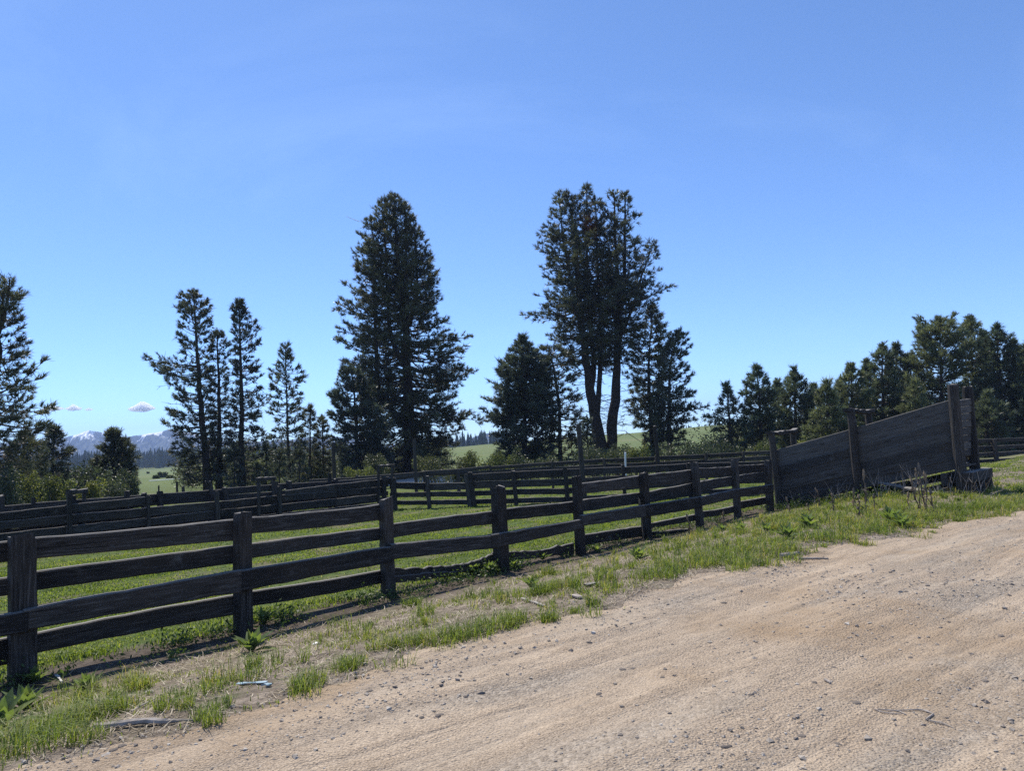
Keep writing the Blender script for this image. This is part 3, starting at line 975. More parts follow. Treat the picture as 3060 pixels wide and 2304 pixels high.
def tie_frame(label, lx, rx, top, bot_l, bot_r, beam, w):
    pl, pr = wB.hit(lx, top), wC.hit(rx, top)
    r_ = thing("tie_frame", label, "wooden frame", (pl[0], pl[1], 0), "tie frames over the cattle alley")
    add_post(r_, wB, lx, top + 2, lx + 1, w, off=0.08)
    add_post(r_, wC, rx, top + 2, rx + 1, w, off=0.08)
    c0, c1 = wB.hit(lx - w * .7, top) + wB.n * .08, wC.hit(rx + w * .6, top - 4) + wC.n * .08
    ax = unit(c1 - c0)
    ay = unit(np.cross([0, 0, 1], ax))
    hh = beam / F * np.linalg.norm(c0)
    obj("tie_beam", board_mesh(np.linalg.norm(c1 - c0), hh, hh, 0.10, RNG, M_BOARD, jit=0.15), r_, frame((c0 + c1) / 2 + [0, 0, -hh * .2], ax, ay, np.cross(ax, ay)))


tie_frame("low square tie frame over the alley, between the yellow-green bushes and near fence", 206, 248, 1468, 1500, 1495, 11, 9)
tie_frame("flat headed tie frame over the alley in front of the slim pines", 768, 812, 1431, 1480, 1480, 10, 9)
tie_frame("thin tie frame over the alley left of the pale bare gravel", 1126, 1168, 1393, 1430, 1430, 7, 7)

# cross fence (D), back fence (E), right fence
D0, D1 = hit_z(1278, 1520), hit_z(2300, 1478)
wD = Wall(D0, D1)
fd = thing("cross_fence", "middle cross fence of four grey rails running from the alley corner to the loading chute", "fence", (D0 + D1) / 2)
DR = [[(1165, 1443, 1462), (1278, 1444, 1466), (1400, 1442, 1463)], [(1165, 1473, 1487), (1400, 1469, 1485)], [(1165, 1497, 1510), (1400, 1493, 1508)],
      [(1405, 1416, 1437), (1533, 1409, 1432), (1680, 1402, 1425), (1860, 1396, 1416), (2048, 1385, 1406), (2300, 1377, 1396)],
      [(1405, 1440, 1462), (1680, 1431, 1451), (1860, 1422, 1441), (2048, 1412, 1432), (2300, 1403, 1420)],
      [(1405, 1467, 1482), (1680, 1459, 1477), (1860, 1449, 1466), (2048, 1436, 1452), (2300, 1428, 1442)],
      [(1405, 1493, 1508), (1680, 1486, 1502), (1860, 1476, 1490), (2048, 1466, 1480), (2300, 1455, 1468)]]
run_rails(fd, wD, DR, [1279, 1400, 1533, 1688, 1860, 2056, 2180], -0.05)
for (xt, yt, xb, w) in [(1176, 1428, 1182, 16), (1278, 1423, 1285, 13), (1392, 1417, 1406, 14), (1405, 1412, 1420, 15), (1533, 1407, 1544, 14), (1688, 1399, 1698, 16), (1860, 1390, 1867, 12), (2056, 1383, 2064, 13), (2190, 1378, 2196, 11)]:
    add_post(fd, wD, xt, yt, xb, w, off=0.06)
E0, E1 = hit_z(950, 1497), hit_z(2310, 1430)
wE = Wall(E0, E1)
fe = thing("back_fence", "rearmost corral fence of thin dark rails in front of the shrubs and twin pine", "fence", (E0 + E1) / 2)
run_rails(fe, wE, [[(925, 1433, 1442), (1130, 1421, 1431), (1270, 1409, 1421), (1466, 1394, 1403), (1729, 1376, 1386), (1850, 1369, 1380), (2000, 1363, 1374), (2315, 1346, 1357)],
                   [(925, 1446, 1455), (1270, 1416, 1424), (1466, 1405, 1415), (1750, 1390, 1400), (2000, 1379, 1390), (2315, 1362, 1374)],
                   [(1466, 1428, 1438), (1750, 1408, 1418), (2000, 1397, 1408), (2315, 1380, 1392)]],
          [1065, 1268, 1368, 1465, 1650, 1804, 1960, 2110, 2220], -0.05)
for (xt, yt, w) in [(1067, 1420, 9), (1268, 1409, 9), (1369, 1403, 12), (1465, 1391, 8), (1650, 1381, 8), (1804, 1370, 8), (1960, 1362, 8), (2108, 1355, 8), (2220, 1349, 8)]:
    add_post(fe, wE, xt, yt, xt + 3, w, off=0.05)
F0, F1 = hit_z(2915, 1400), hit_z(3060, 1392)
wF = Wall(F0, F1)
ff = thing("paddock_fence", "dark four rail paddock fence to the right of the loading chute under the tall firs", "fence", (F0 + F1) / 2)
run_rails(ff, wF, [[(2780, 1318, 1330), (2915, 1313, 1324), (3060, 1307, 1318), (3200, 1302, 1313)], [(2780, 1342, 1353), (2915, 1334, 1345), (3060, 1328, 1338), (3200, 1322, 1332)],
                   [(2780, 1362, 1372), (2915, 1354, 1364), (3060, 1347, 1358), (3200, 1341, 1352)], [(2780, 1382, 1392), (2915, 1374, 1384), (3060, 1368, 1379), (3200, 1363, 1374)]],
          [2973, 3110], -0.05)
for (xt, yt, w) in [(2968, 1311, 9), (3115, 1304, 9), (2830, 1315, 9)]:
    add_post(ff, wF, xt, yt, xt + 8, w, off=0.05)

# tall lone posts
for (lab, xt, yt, xb, w, wall, off) in [
        ("tall squared post rising above the cross fence left of the twin-trunked pine", 1728, 1270, 1748, 17, wD, 0.30),
        ("tall leaning round post between the white marker and the chute", 1951, 1274, 1968, 13, wE, 0.30),
        ("tall grey post standing at the foot of the big broad pine", 1240, 1312, 1248, 11, wE, 0.4)]:
    top = wall.hit(xt, yt)
    r_ = thing("tall_post", lab, "post", (top[0], top[1], 0))
    add_post(r_, wall, xt, yt, xb, w, off=off, round_=True)
top = wE.hit(1001, 1322)
r_ = thing("tall_post", "tall forked post with a slanting brace near the slim pines", "post", (top[0], top[1], 0))
add_post(r_, wE, 1001, 1322, 1007, 13, off=0.3, round_=True)
add_post(r_, wE, 1026, 1322, 1008, 6, off=0.33, name="brace", yb=1352)
top = wE.hit(1865, 1352)
r_ = thing("marker_post", "slim white marker pipe standing by the back fence", "post", (top[0], top[1], 0))
add_post(r_, wE, 1865, 1352, 1867, 7, off=0.25, round_=True, mat=M_WHITE)
for (lab, xt, yt, w, dd) in [("lone thin field post under the left pines, taller of two", 528, 1440, 5, 40), ("short lone field post beside the taller one", 547, 1454, 7, 38)]:
    g = hit_y(xt, yt, dd)
    wall = Wall((g[0], dd), (g[0] + 1, dd))
    r_ = thing("field_post", lab, "post", (g[0], dd, 0))
    add_post(r_, wall, xt, yt, xt + 2, w)

# ------------------------------------------------------------------ loading chute
C0, C1 = hit_z(2322, 1514), hit_z(2880, 1478, 0.40)
wH = Wall(C0, C1)
WID = 0.95
back = -wH.n * WID
wH2 = Wall(C0 + back, C1 + back)
ch = thing("loading_chute", "long grey plank cattle loading chute ramping up towards the road at the corral corner", "loading chute", C0)
for (xt, yt, xb, w) in [(2313, 1297, 2335, 22), (2546, 1228, 2572, 26), (2851, 1149, 2882, 32)]:
    add_post(ch, wH, xt, yt, xb, w, off=0.10, round_=True)
for k_, (xt, yt, xb, w) in enumerate([(2363, 1291, 2380, 20), (2590, 1233, 2612, 22), (2888, 1155, 2916, 29)]):
    add_post(ch, wH2, xt, yt, xb, w, off=-0.10, round_=True)
    if k_ < 2:
        fx, fy = [(2313, 1297), (2546, 1228)][k_]
        c0, c1 = wH.hit(fx - 6, fy - 3) + wH.n * .22, wH2.hit(xt + 10, yt - 4) - wH.n * .12
        ax = unit(c1 - c0)
        ay = unit(np.cross([0, 0, 1], ax))
        obj("tie_slab", board_mesh(np.linalg.norm(c1 - c0), .09, .11, .17, RNG, M_BOARD, jit=0.25, sag=-.02, seg=12), ch, frame((c0 + c1) / 2, ax, ay, np.cross(ax, ay)))
# side planks: knots along the wall (x, top y, bottom y)
KN = np.array([(2318, 1345, 1518), (2440, 1311, 1488), (2556, 1279, 1464), (2700, 1234, 1438), (2812, 1198, 1411), (2900, 1180, 1395)], float)
NP = 7
fr = np.cumsum([0, .16, .14, .15, .13, .15, .13, .14])


def plank_row(wall, off, x0, x1, seg_rows, nm, shift3=None):
    for k_ in range(NP):
        f0, f1 = fr[k_] + .0022, fr[k_ + 1] - .0022
        for (a, b) in ((x0, 2560), (2560, x1)):
            y = lambda x, f: np.interp(x, KN[:, 0], KN[:, 1]) * (1 - f) + np.interp(x, KN[:, 0], KN[:, 2]) * f
            o = add_board(ch, wall, a, y(a, f0), y(a, f1), b, y(b, f0), y(b, f1), off + RNG.normal(0, .007), .045, nm, M_PLANK, jit=0.012, ext=-.004, bow=RNG.normal(0, .012))
            if shift3 is not None:
                o.matrix_basis = Matrix.Translation(Vector(shift3)) @ o.matrix_basis


plank_row(wH, 0.0, 2318, 2862, 1, "plank")
plank_row(wH, 0.0, 2318, 2862, 1, "plank", back)
# dark boards added low on the far side to deepen shade under the ramp
for (xa, xb_, ya, yb_) in [(2560, 2700, 4, 28), (2704, 2835, 4, 24), (2560, 2690, 32, 54), (2694, 2838, 36, 60)]:
    ka, kb = np.interp(xa, KN[:, 0], KN[:, 2]), np.interp(xb_, KN[:, 0], KN[:, 2])
    o = add_board(ch, wH, xa, ka + ya, ka + yb_, xb_, kb + ya, kb + yb_, 0.0, .05, "gap_shade_board", M_BOARD)
    o.matrix_basis = Matrix.Translation(Vector(back)) @ o.matrix_basis
# ramp floor with cleats
p0, p1 = wH.hit(2330, 1500), wH.hit(2890, 1398)
ax = unit(p1 - p0)
ay = unit(back)
Lr = np.linalg.norm(p1 - p0)
obj("ramp_floor", board_mesh(Lr, WID - .1, WID - .1, .05, RNG, M_BOARD, jit=0.01), ch, frame((p0 + p1) / 2 + back / 2 + [0, 0, .05], ax, -np.cross(ax, ay), ay))
for i in range(12):
    c = p0 + ax * Lr * (i + .5) / 12 + back / 2 + np.array([0, 0, .10])
    obj("cleat", board_mesh(WID - .12, .04, .04, .05, RNG, M_BOARD, seg=3), ch, frame(c, ay, -ax, np.cross(ay, -ax)))
# sill beam and joists under the raised end
pe = wH.hit(2862, 1412)
for (u_, w_, nm, zz_) in [(0.0, 1.0, "bumper_beam", 0.0)]:
    c0 = wH.hit(2868, 1408) + wH.n * .25 + wH.e * .22
    c1 = c0 + back * 1.75
    axb = unit(c1 - c0)
    ayb = unit(np.cross([0, 0, 1], axb))
    obj(nm, board_mesh(np.linalg.norm(c1 - c0), .22, .24, .20, RNG, M_BOARD, jit=.08), ch, frame((c0 + c1) / 2 + [0, 0, -.12], axb, ayb, np.cross(axb, ayb)))
    for f_ in (0.12, 0.55, 0.97):
        q_ = c0 + (c1 - c0) * f_
        gz = float(zt(q_[0], q_[1]))
        obj("leg", post_mesh(c0[2] - .24 - gz + .06, .20, .20, RNG, M_POST, True), ch, T((q_[0], q_[1], gz - .06)))
q0, q1 = wH.hit(2822, 1412) + wH.n * .05, wH.hit(2822, 1412) + back
axb = unit(q1 - q0)
ayb = unit(np.cross([0, 0, 1], axb))
obj("joist", board_mesh(np.linalg.norm(q1 - q0), .26, .26, .14, RNG, M_BOARD), ch, frame((q0 + q1) / 2 + [0, 0, -.16], axb, ayb, np.cross(axb, ayb)))
obj("joist", board_mesh(2.4, .16, .16, .10, RNG, M_BOARD), ch, frame(wH.hit(2720, 1440) + back * .6 + [0, 0, -.05], ax, unit(back), np.cross(ax, unit(back))))
# gate boards across the top end
for i in range(8):
    y_ = 1207 + i * 21.5
    ga, gb = wH.hit(2858, y_), wH2.hit(2900, y_ - 6)
    axg = unit(gb - ga)
    ayg = unit(np.cross([0, 0, 1], axg))
    obj("end_board", board_mesh(np.linalg.norm(gb - ga), .155, .155, .04, RNG, M_PLANK, seg=4, jit=.02), ch, frame((ga + gb) / 2, axg, ayg, np.cross(axg, ayg)))
# loose boards under the chute
for lab, px, py, L, a in [("upper loose grey board lying half under the chute", 2690, 1455, 1.15, 0.5), ("lower loose grey board lying below the other under the chute", 2740, 1466, 1.0, 0.15)]:
    g = hit_plane(px, py, wH.a + wH.n * .25, wH.n)
    axl = unit(wH.e * math.cos(a) + wH.n * math.sin(a) + np.array([0, 0, -.12]))
    ayl = unit(np.cross([0, 0, 1], axl))
    me = board_mesh(L, .05, .05, .20, RNG, M_PLANK, jit=.1)
    obj("loose_board", me, None, frame(g, axl, ayl, np.cross(axl, ayl)), label=lab, category="board")


# ------------------------------------------------------------------ trees
def conifer(name, label, dist, stems, outline, zmin_px, mat=M_NEEDLE, dens=1.0, tuft=0.26, blade_w=0.05, up=0.35, whorl=0.42, nb=5, group=None,
            seed=1, twig=1.0, per=7, dead_below=None, extra=(), droop=0.0, gap=0.0, cat="tree", rust=None, inner=0.3, sub=1.5, rmin=0.55):
    rng = np.random.default_rng(seed)
    st3 = []
    for k_, (pts, r0, r1) in enumerate(stems):
        dy = 0 if k_ == 0 else rng.uniform(-0.5, 0.5)
        P3 = []
        for i, (px, py) in enumerate(pts):
            p = hit_y(px, py, dist)
            p[1] += dy * min(1, i / 2)
            P3.append(p)
        if k_ == 0:
            P3[0][2] = float(zt(P3[0][0], P3[0][1])) - 0.1
        P3 = np.array(P3)
        st3.append((P3, r0, r1))
    base = st3[0][0][0]
    root = thing(name, label, cat, (base[0], base[1], float(zt(base[0], base[1]))), group)
    org = np.array(root.location)
    for P3, r0, r1 in st3:
        n_ = max(8, len(P3) * 3)
        f = np.linspace(0, 1, n_)
        fk = np.linspace(0, 1, len(P3))
        C = np.stack([np.interp(f, fk, P3[:, i]) for i in range(3)], -1)
        C[1:-1] += rng.normal(0, r0 * 0.10, (n_ - 2, 3)) * [1, 1, 0]
        rr = r0 + (r1 - r0) * f
        if P3 is st3[0][0] or abs(P3[0][2] - base[2]) < 1.0:
            rr = rr * (1 + 0.45 * np.exp(-f * 14))
        V, Fc = tube(C - org, rr, 10, rng, 0.05)
        obj("trunk", mesh_np("trunk", V, Fc, M_BARK, smooth=True), root)
    o3 = []
    for (py, xl, xr) in outline:
        a, b = hit_y(xl, py, dist), hit_y(xr, py, dist)
        o3.append(((a[2] + b[2]) / 2, a[0], b[0]))
    o3 = np.array(sorted(o3))
    zlo = hit_y(stems[0][0][0][0], zmin_px, dist)[2]
    zhi = o3[-1, 0]
    b0, b1, b2, brad = [], [], [], []
    for k_, (P3, r0, r1) in enumerate(st3):
        order = np.argsort(P3[:, 2])
        Pz = P3[order]
        z = max(zlo, Pz[0, 2] + (0.15 if k_ else 0))
        while z < Pz[-1, 2] - 0.05:
            c = np.array([np.interp(z, Pz[:, 2], Pz[:, 0]), np.interp(z, Pz[:, 2], Pz[:, 1]), z])
            xl, xr = np.interp(z, o3[:, 0], o3[:, 1]), np.interp(z, o3[:, 0], o3[:, 2])
            ey = 0.5 * (xr - xl) * 0.95
            fz = (z - zlo) / max(zhi - zlo, .1)
            m_ = int(round((nb if k_ == 0 else max(2, nb - 2)) * (1.25 - .45 * fz)))
            ph = rng.uniform(0, 6.28) + np.arange(m_) / m_ * 6.28 + rng.normal(0, .35, m_)
            f = (z - zlo) / (zhi - zlo)
            for a in ph:
                if rng.uniform() < gap:
                    continue
                ca, sa = math.cos(a), math.sin(a)
                el = up * (0.10 + 1.5 * f ** 1.5) - droop * (1 - f) - .08 * (1 - f) ** 3 + rng.normal(0, .16)
                fac = rng.uniform(rmin, 1.0) if rng.uniform() < .75 else rng.uniform(.9, 1.18)
                zt_ = z
                for _it in range(4):
                    xl, xr = np.interp(zt_, o3[:, 0], o3[:, 1]), np.interp(zt_, o3[:, 0], o3[:, 2])
                    ey = 0.5 * (xr - xl) * 0.95
                    ex = max(0.10, (xr - c[0]) if ca > 0 else (c[0] - xl))
                    if k_ or len(st3) > 1:
                        lim = .30 + .75 * max(0, Pz[-1, 2] - zt_)
                        if k_:
                            lim = min(lim, sub)
                        ex, ey = min(ex, lim), min(ey, lim)
                    E = 1 / math.sqrt((ca / ex) ** 2 + (sa / max(ey, .10)) ** 2)
                    L = max(.06, E - .35 * tuft) * fac
                    zt_ = min(zhi, 0.5 * zt_ + 0.5 * (z + L * math.tan(el)))
                tip = c + np.array([ca * L, sa * L, 0]) + [0, 0, L * math.tan(el)]
                tip[2] = min(tip[2], zhi + 0.1)
                mid = c + (tip - c) * 0.6 + np.array([0, 0, -0.16 * L + rng.normal(0, .05 * L)])
                b0.append(c + [0, 0, rng.normal(0, .10)])
                b1.append(mid)
                b2.append(tip)
                brad.append(min(r0 * 0.35, 0.012 + 0.016 * L))
            z += whorl * rng.uniform(0.6, 1.3) * (0.55 + 0.45 * min(1, (zhi - z) / 3.0))
    for (x0, y0, x1, y1) in extra:                  # single limbs that reach out
        a, b = hit_y(x0, y0, dist), hit_y(x1, y1, dist)
        b0.append(a)
        b1.append((a + b) / 2 + [0, 0, -.05 * np.linalg.norm(b - a)])
        b2.append(b)
        brad.append(0.05)
    b0, b1, b2, brad = np.array(b0), np.array(b1), np.array(b2), np.array(brad)
    m_ = len(b0)
    Lb = np.linalg.norm(b2 - b0, axis=1)

    def bez(i, f):
        f = f[:, None]
        return b0[i] * (1 - f) ** 2 + 2 * b1[i] * f * (1 - f) + b2[i] * f ** 2
    # branch wood: three-sided tapered tubes
    fs = np.array([0, .3, .62, 1.0])
    rings = []
    idx = np.arange(m_)
    for f in fs:
        rings.append(bez(idx, np.full(m_, f)))
    rings = np.stack(rings, 1)
    dirs = (b2 - b0) / (Lb[:, None] + 1e-9)
    s1 = np.cross(dirs, [0, 0, 1])
    s1 /= np.linalg.norm(s1, axis=1)[:, None] + 1e-9
    s2 = np.cross(s1, dirs)
    rr = brad[:, None] * (1.0 - 0.8 * fs)[None]
    V = np.stack([rings + rr[..., None] * (math.cos(a) * s1 + math.sin(a) * s2)[:, None, :] for a in (0, 2.09, 4.19)], 2)   # m,4,3,3
    V = V.reshape(-1, 3)
    Fl = []
    for i in range(3):
        for j in range(3):
            p, q_ = i * 3 + j, i * 3 + (j + 1) % 3
            Fl += [(p, q_, q_ + 3), (p, q_ + 3, p + 3)]
    Fb = (np.array(Fl)[None] + 12 * np.arange(m_)[:, None, None]).reshape(-1, 3)
    # twigs
    nt = np.maximum(3, (Lb * 5.2 * twig * dens).astype(int))
    bi = np.repeat(idx, nt)
    f = inner + (1 - inner) * rng.uniform(0, 1, len(bi)) ** 0.8
    p = bez(bi, f)
    sgn = rng.choice([-1, 1], len(bi))
    tl = (0.20 + 0.30 * Lb[bi] * (1.08 - f)) * rng.uniform(0.5, 1.15, len(bi))
    td = dirs[bi] * rng.uniform(0.3, 1.0, len(bi))[:, None] + s1[bi] * (sgn * rng.uniform(0.2, 0.9, len(bi)))[:, None] + np.array([0, 0, 1]) * rng.normal(0.25, .36, len(bi))[:, None]
    td /= np.linalg.norm(td, axis=1)[:, None]
    q2 = p + td * tl[:, None]
    sd = np.cross(td, [0, 0, 1.0])
    sd /= np.linalg.norm(sd, axis=1)[:, None] + 1e-9
    wv = 0.008 + 0.006 * tl
    Vt = np.stack([p - sd * wv[:, None], p + sd * wv[:, None], q2], 1).reshape(-1, 3)
    Ft = np.arange(len(Vt)).reshape(-1, 3)
    # dead lower twigs
    parts = [(V, Fb), (Vt, Ft)]
    if dead_below:
        y_a, y_b, cnt = dead_below
        for _ in range(cnt):
            P3, r0, r1 = st3[rng.integers(0, len(st3))]
            z = hit_y(stems[0][0][0][0], rng.uniform(y_b, y_a), dist)[2]
            o_ = np.argsort(P3[:, 2])
            c = np.array([np.interp(z, P3[o_, 2], P3[o_, 0]), np.interp(z, P3[o_, 2], P3[o_, 1]), z])
            a = rng.uniform(0, 6.28)
            L = rng.uniform(0.6, 2.6)
            e = c + [math.cos(a) * L, math.sin(a) * L, rng.uniform(-.35, .15) * L]
            md = (c + e) / 2 + [0, 0, rng.normal(0, .1 * L)]
            parts.append(tube([c, md, e], [.03, .02, .006], 3, cap=False))
            for _k in range(4):
                g_ = rng.uniform(.3, .95)
                s_ = c + (e - c) * g_
                e2 = s_ + (rng.normal(0, .35, 3) + unit(e - c) * .3) * rng.uniform(.4, 1.0)
                parts.append(tube([s_, e2], [.012, .004], 3, cap=False))
    V, Fc = join(parts)
    obj("branches", mesh_np("branches", V - org, Fc, M_TWIG), root, kind='stuff')
    # needle tufts along the twigs and branch tips
    ntf = np.maximum(1, (tl / (tuft * 0.62)).astype(int) + 1)
    ti = np.repeat(np.arange(len(p)), ntf)
    g_ = rng.uniform(0.35, 1.0, len(ti))
    c = p[ti] + td[ti] * (tl[ti] * g_)[:, None]
    dr = td[ti]
    tsz = np.clip(rng.lognormal(0, .28, len(c)), .5, 1.7)
    lead_c, lead_d = [], []
    for s_ in st3:
        o_ = np.argsort(s_[0][:, 2])
        zt0 = s_[0][o_[-1], 2]
        for dz in np.arange(-.12, 1.5, tuft * .5):
            z_ = zt0 - dz
            a_ = rng.uniform(0, 6.28)
            lead_c.append([np.interp(z_, s_[0][o_, 2], s_[0][o_, 0]), np.interp(z_, s_[0][o_, 2], s_[0][o_, 1]), z_])
            lead_d.append(unit([math.cos(a_) * .5, math.sin(a_) * .5, 1.0]) if dz > .1 else [0, 0, 1.0])
    td2 = (b2 - b1) / (np.linalg.norm(b2 - b1, axis=1)[:, None] + 1e-9)
    c = np.vstack([c, b2, b2 - td2 * tuft * .5, np.array(lead_c)])
    dr = np.vstack([dr, td2, td2, np.array(lead_d)])
    nt_ = len(c)
    tnt = np.clip(rng.normal(0.45, .2, nt_), 0, 0.93)
    tnt[rng.uniform(0, 1, nt_) < 0.015] = 1.0
    per = int(per * 1.5)
    blade_w = blade_w * .68
    ci = np.repeat(np.arange(nt_), per)
    N = len(ci)
    bd = dr[ci] * rng.uniform(0.4, 1.4, N)[:, None] + rng.normal(0, .42, (N, 3)) + [0, 0, .20]
    bd /= np.linalg.norm(bd, axis=1)[:, None]
    sd = np.cross(bd, rng.normal(0, 1, (N, 3)))
    sd /= np.linalg.norm(sd, axis=1)[:, None] + 1e-9
    ll = tuft * rng.uniform(0.45, 1.25, N) * np.where(ci >= nt_ - len(lead_c), .62, np.append(tsz, np.ones(nt_ - len(tsz)))[ci])
    bw = blade_w * rng.uniform(0.7, 1.3, N)
    V = np.stack([c[ci] - sd * (bw * .35)[:, None], c[ci] + sd * (bw * .35)[:, None], c[ci] + bd * (ll * .6)[:, None] + sd * (bw * .5)[:, None], c[ci] + bd * ll[:, None]], 1)
    V = V.reshape(-1, 3) - org
    b = np.arange(N)[:, None] * 4
    Fc = np.concatenate([b + [[0, 1, 2]], b + [[0, 2, 3]]], 1).reshape(-1, 3)
    tt_ = np.repeat(tnt[ci], 2)
    if rust is not None:
        rp = hit_y(rust[0], rust[1], dist)
        near = np.linalg.norm((c[ci] - rp) * [1, .5, .6], axis=1) < rust[2]
        nr2 = np.repeat(near, 2)
        rv = Fc[nr2]
        obj("dead_spray", mesh_np("dead_spray", V[rv.ravel()], np.arange(rv.size).reshape(-1, 3), M_RUST, tt_[nr2]), root, label="rust brown dead spray of needles")
        Fc, tt_ = Fc[~nr2], tt_[~nr2]
    obj("crown", mesh_np("crown", V, Fc, mat, tt_), root)
    STATS.append((label[:30], len(Fc)))
    return root


STATS = []
K6 = lambda x, y: (950 + x / 1.872, 560 + y / 1.872)
K7 = lambda x, y: (1450 + x / 1.811, 530 + y / 1.811)
K5 = lambda x, y: (x / 2.38, 800 + y / 2.38)
K8 = lambda x, y: (2100 + x / 2.304, 900 + y / 2.304)


def ol(K, rows):
    return [(K(0, y)[1], K(xl, 0)[0], K(xr, 0)[0]) for (y, xl, xr) in rows]


def st(K, pts, r0, r1):
    return ([K(*p) for p in pts], r0, r1)


conifer("pine_tree", "tallest broad pine with many upright leaders, its trunk beside a tall grey post", 50,
        [st(K6, [(532, 1620), (505, 1380), (500, 1100), (498, 850), (470, 560), (438, 300), (428, 45)], .50, .03),
         st(K6, [(490, 1330), (335, 1150), (330, 900), (322, 600), (315, 300), (300, 180)], .22, .02),
         st(K6, [(480, 1000), (400, 820), (388, 550), (372, 250), (355, 65)], .20, .02),
         st(K6, [(500, 750), (495, 500), (490, 250), (485, 95)], .18, .02),
         st(K6, [(510, 780), (560, 600), (553, 350), (538, 170)], .16, .02)],
        ol(K6, [(45, 415, 440), (70, 345, 465), (110, 320, 500), (180, 272, 548), (240, 228, 572), (300, 208, 605), (360, 205, 635), (430, 175, 665), (480, 150, 702), (520, 112, 705), (580, 140, 690),
                (650, 145, 715), (700, 160, 705), (750, 105, 690), (800, 130, 735), (850, 75, 845), (920, 105, 838), (1000, 150, 850), (1040, 130, 880), (1120, 150, 850), (1200, 160, 800),
                (1300, 180, 830), (1400, 220, 820), (1480, 240, 835), (1590, 260, 800)]),
        K6(0, 1575)[1], dens=1.1, tuft=.27, blade_w=.05, whorl=.36, nb=7, per=7, sub=1.3, rmin=.6, seed=11, extra=[(*K6(520, 1230), *K6(940, 1310)), (*K6(520, 1230), *K6(860, 1270)), (*K6(510, 950), *K6(850, 1030)), (*K6(510, 900), *K6(880, 1030))], gap=.1, droop=.15)
conifer("pine_tree", "bushy grey-green young pine tucked against the left foot of the broad pine", 44,
        [st(K6, [(220, 1640), (215, 1300), (190, 1020)], .16, .02)],
        ol(K6, [(1020, 120, 230), (1100, 95, 300), (1180, 55, 360), (1260, 45, 400), (1340, 70, 420), (1420, 90, 420), (1500, 110, 400), (1580, 150, 370)]),
        K6(0, 1590)[1], M_FIR, dens=1.6, inner=.15, tuft=.24, blade_w=.05, seed=12, gap=.03, nb=8, whorl=.32, rmin=.68)
conifer("pine_tree", "great twin-trunked pine with a rounded double crown and a rusty spray near the top", 52,
        [st(K7, [(632, 1500), (600, 1310), (565, 1150), (545, 1000), (515, 750), (490, 450), (470, 200), (440, 95)], .46, .03),
         st(K7, [(678, 1500), (700, 1250), (716, 1050), (722, 800), (722, 550), (705, 300), (700, 70)], .42, .03),
         st(K7, [(570, 1180), (590, 1000), (560, 700), (550, 350), (552, 45)], .24, .03),
         st(K7, [(605, 1300), (625, 1000), (622, 700), (605, 350), (598, 110)], .22, .03),
         st(K7, [(722, 760), (755, 560), (752, 300), (755, 100)], .20, .03),
         st(K7, [(530, 900), (480, 650), (420, 350), (395, 95)], .16, .03), st(K7, [(720, 900), (800, 700), (860, 500), (920, 340)], .14, .02)],
        ol(K7, [(45, 530, 580), (70, 480, 720), (100, 385, 770), (160, 342, 800), (230, 338, 850), (270, 305, 845), (330, 288, 930), (375, 248, 930), (400, 260, 972), (450, 275, 975), (490, 300, 968),
                (540, 310, 1022), (600, 330, 1010), (650, 285, 995), (690, 305, 960), (740, 260, 925), (780, 330, 890), (850, 340, 850), (920, 360, 820), (1000, 400, 800), (1080, 460, 780), (1140, 500, 760)]),
        K7(0, 1000)[1], dens=.82, tuft=.29, blade_w=.055, whorl=.42, nb=7, per=7, seed=13, sub=1.75, rmin=.6, extra=[(*K7(520, 720), *K7(210, 745)), (*K7(520, 720), *K7(270, 775)), (*K7(520, 660), *K7(280, 640)), (*K7(560, 1080), *K7(400, 1010)), (*K7(720, 1000), *K7(820, 1020)), (*K7(560, 1000), *K7(440, 960))], gap=.2,
        dead_below=(K7(0, 1400)[1], K7(0, 980)[1], 110), rust=(*K7(553, 295), .75))
conifer("pine_tree", "dense rounded dark pine left of the twin-trunked pine", 46,
        [st(K7, [(212, 1540), (212, 1250), (200, 865)], .20, .02), st(K7, [(216, 1300), (260, 1100), (270, 940)], .1, .02)],
        ol(K7, [(862, 192, 208), (900, 160, 235), (980, 70, 300), (1040, 45, 350), (1100, 42, 380), (1180, 25, 400), (1250, 10, 405), (1350, 12, 400), (1410, 35, 395), (1500, 60, 380)]),
        K7(0, 1510)[1], M_FIR, dens=1.6, inner=.15, tuft=.28, blade_w=.055, seed=14, nb=8, whorl=.32, rmin=.68)
conifer("pine_tree", "thin open pine squeezed between the rounded pine and the twin trunks", 47,
        [st(K7, [(405, 1540), (402, 1250), (365, 1000), (350, 930)], .14, .02)],
        ol(K7, [(930, 300, 420), (1000, 290, 500), (1100, 300, 520), (1200, 310, 525), (1300, 325, 540), (1400, 340, 555), (1480, 350, 550)]),
        K7(0, 1490)[1], dens=1.5, tuft=.26, seed=15, gap=.08, nb=6, whorl=.36)
conifer("fir_tree", "small dark conifer below the twin trunks, just left of the tall squared post", 42,
        [st(K7, [(550, 1540), (550, 1300)], .06, .01)], ol(K7, [(1295, 545, 556), (1360, 530, 572), (1420, 515, 582), (1490, 505, 588)]), K7(0, 1520)[1], M_FIR, dens=1.3, tuft=.18, blade_w=.045, seed=16, whorl=.28)
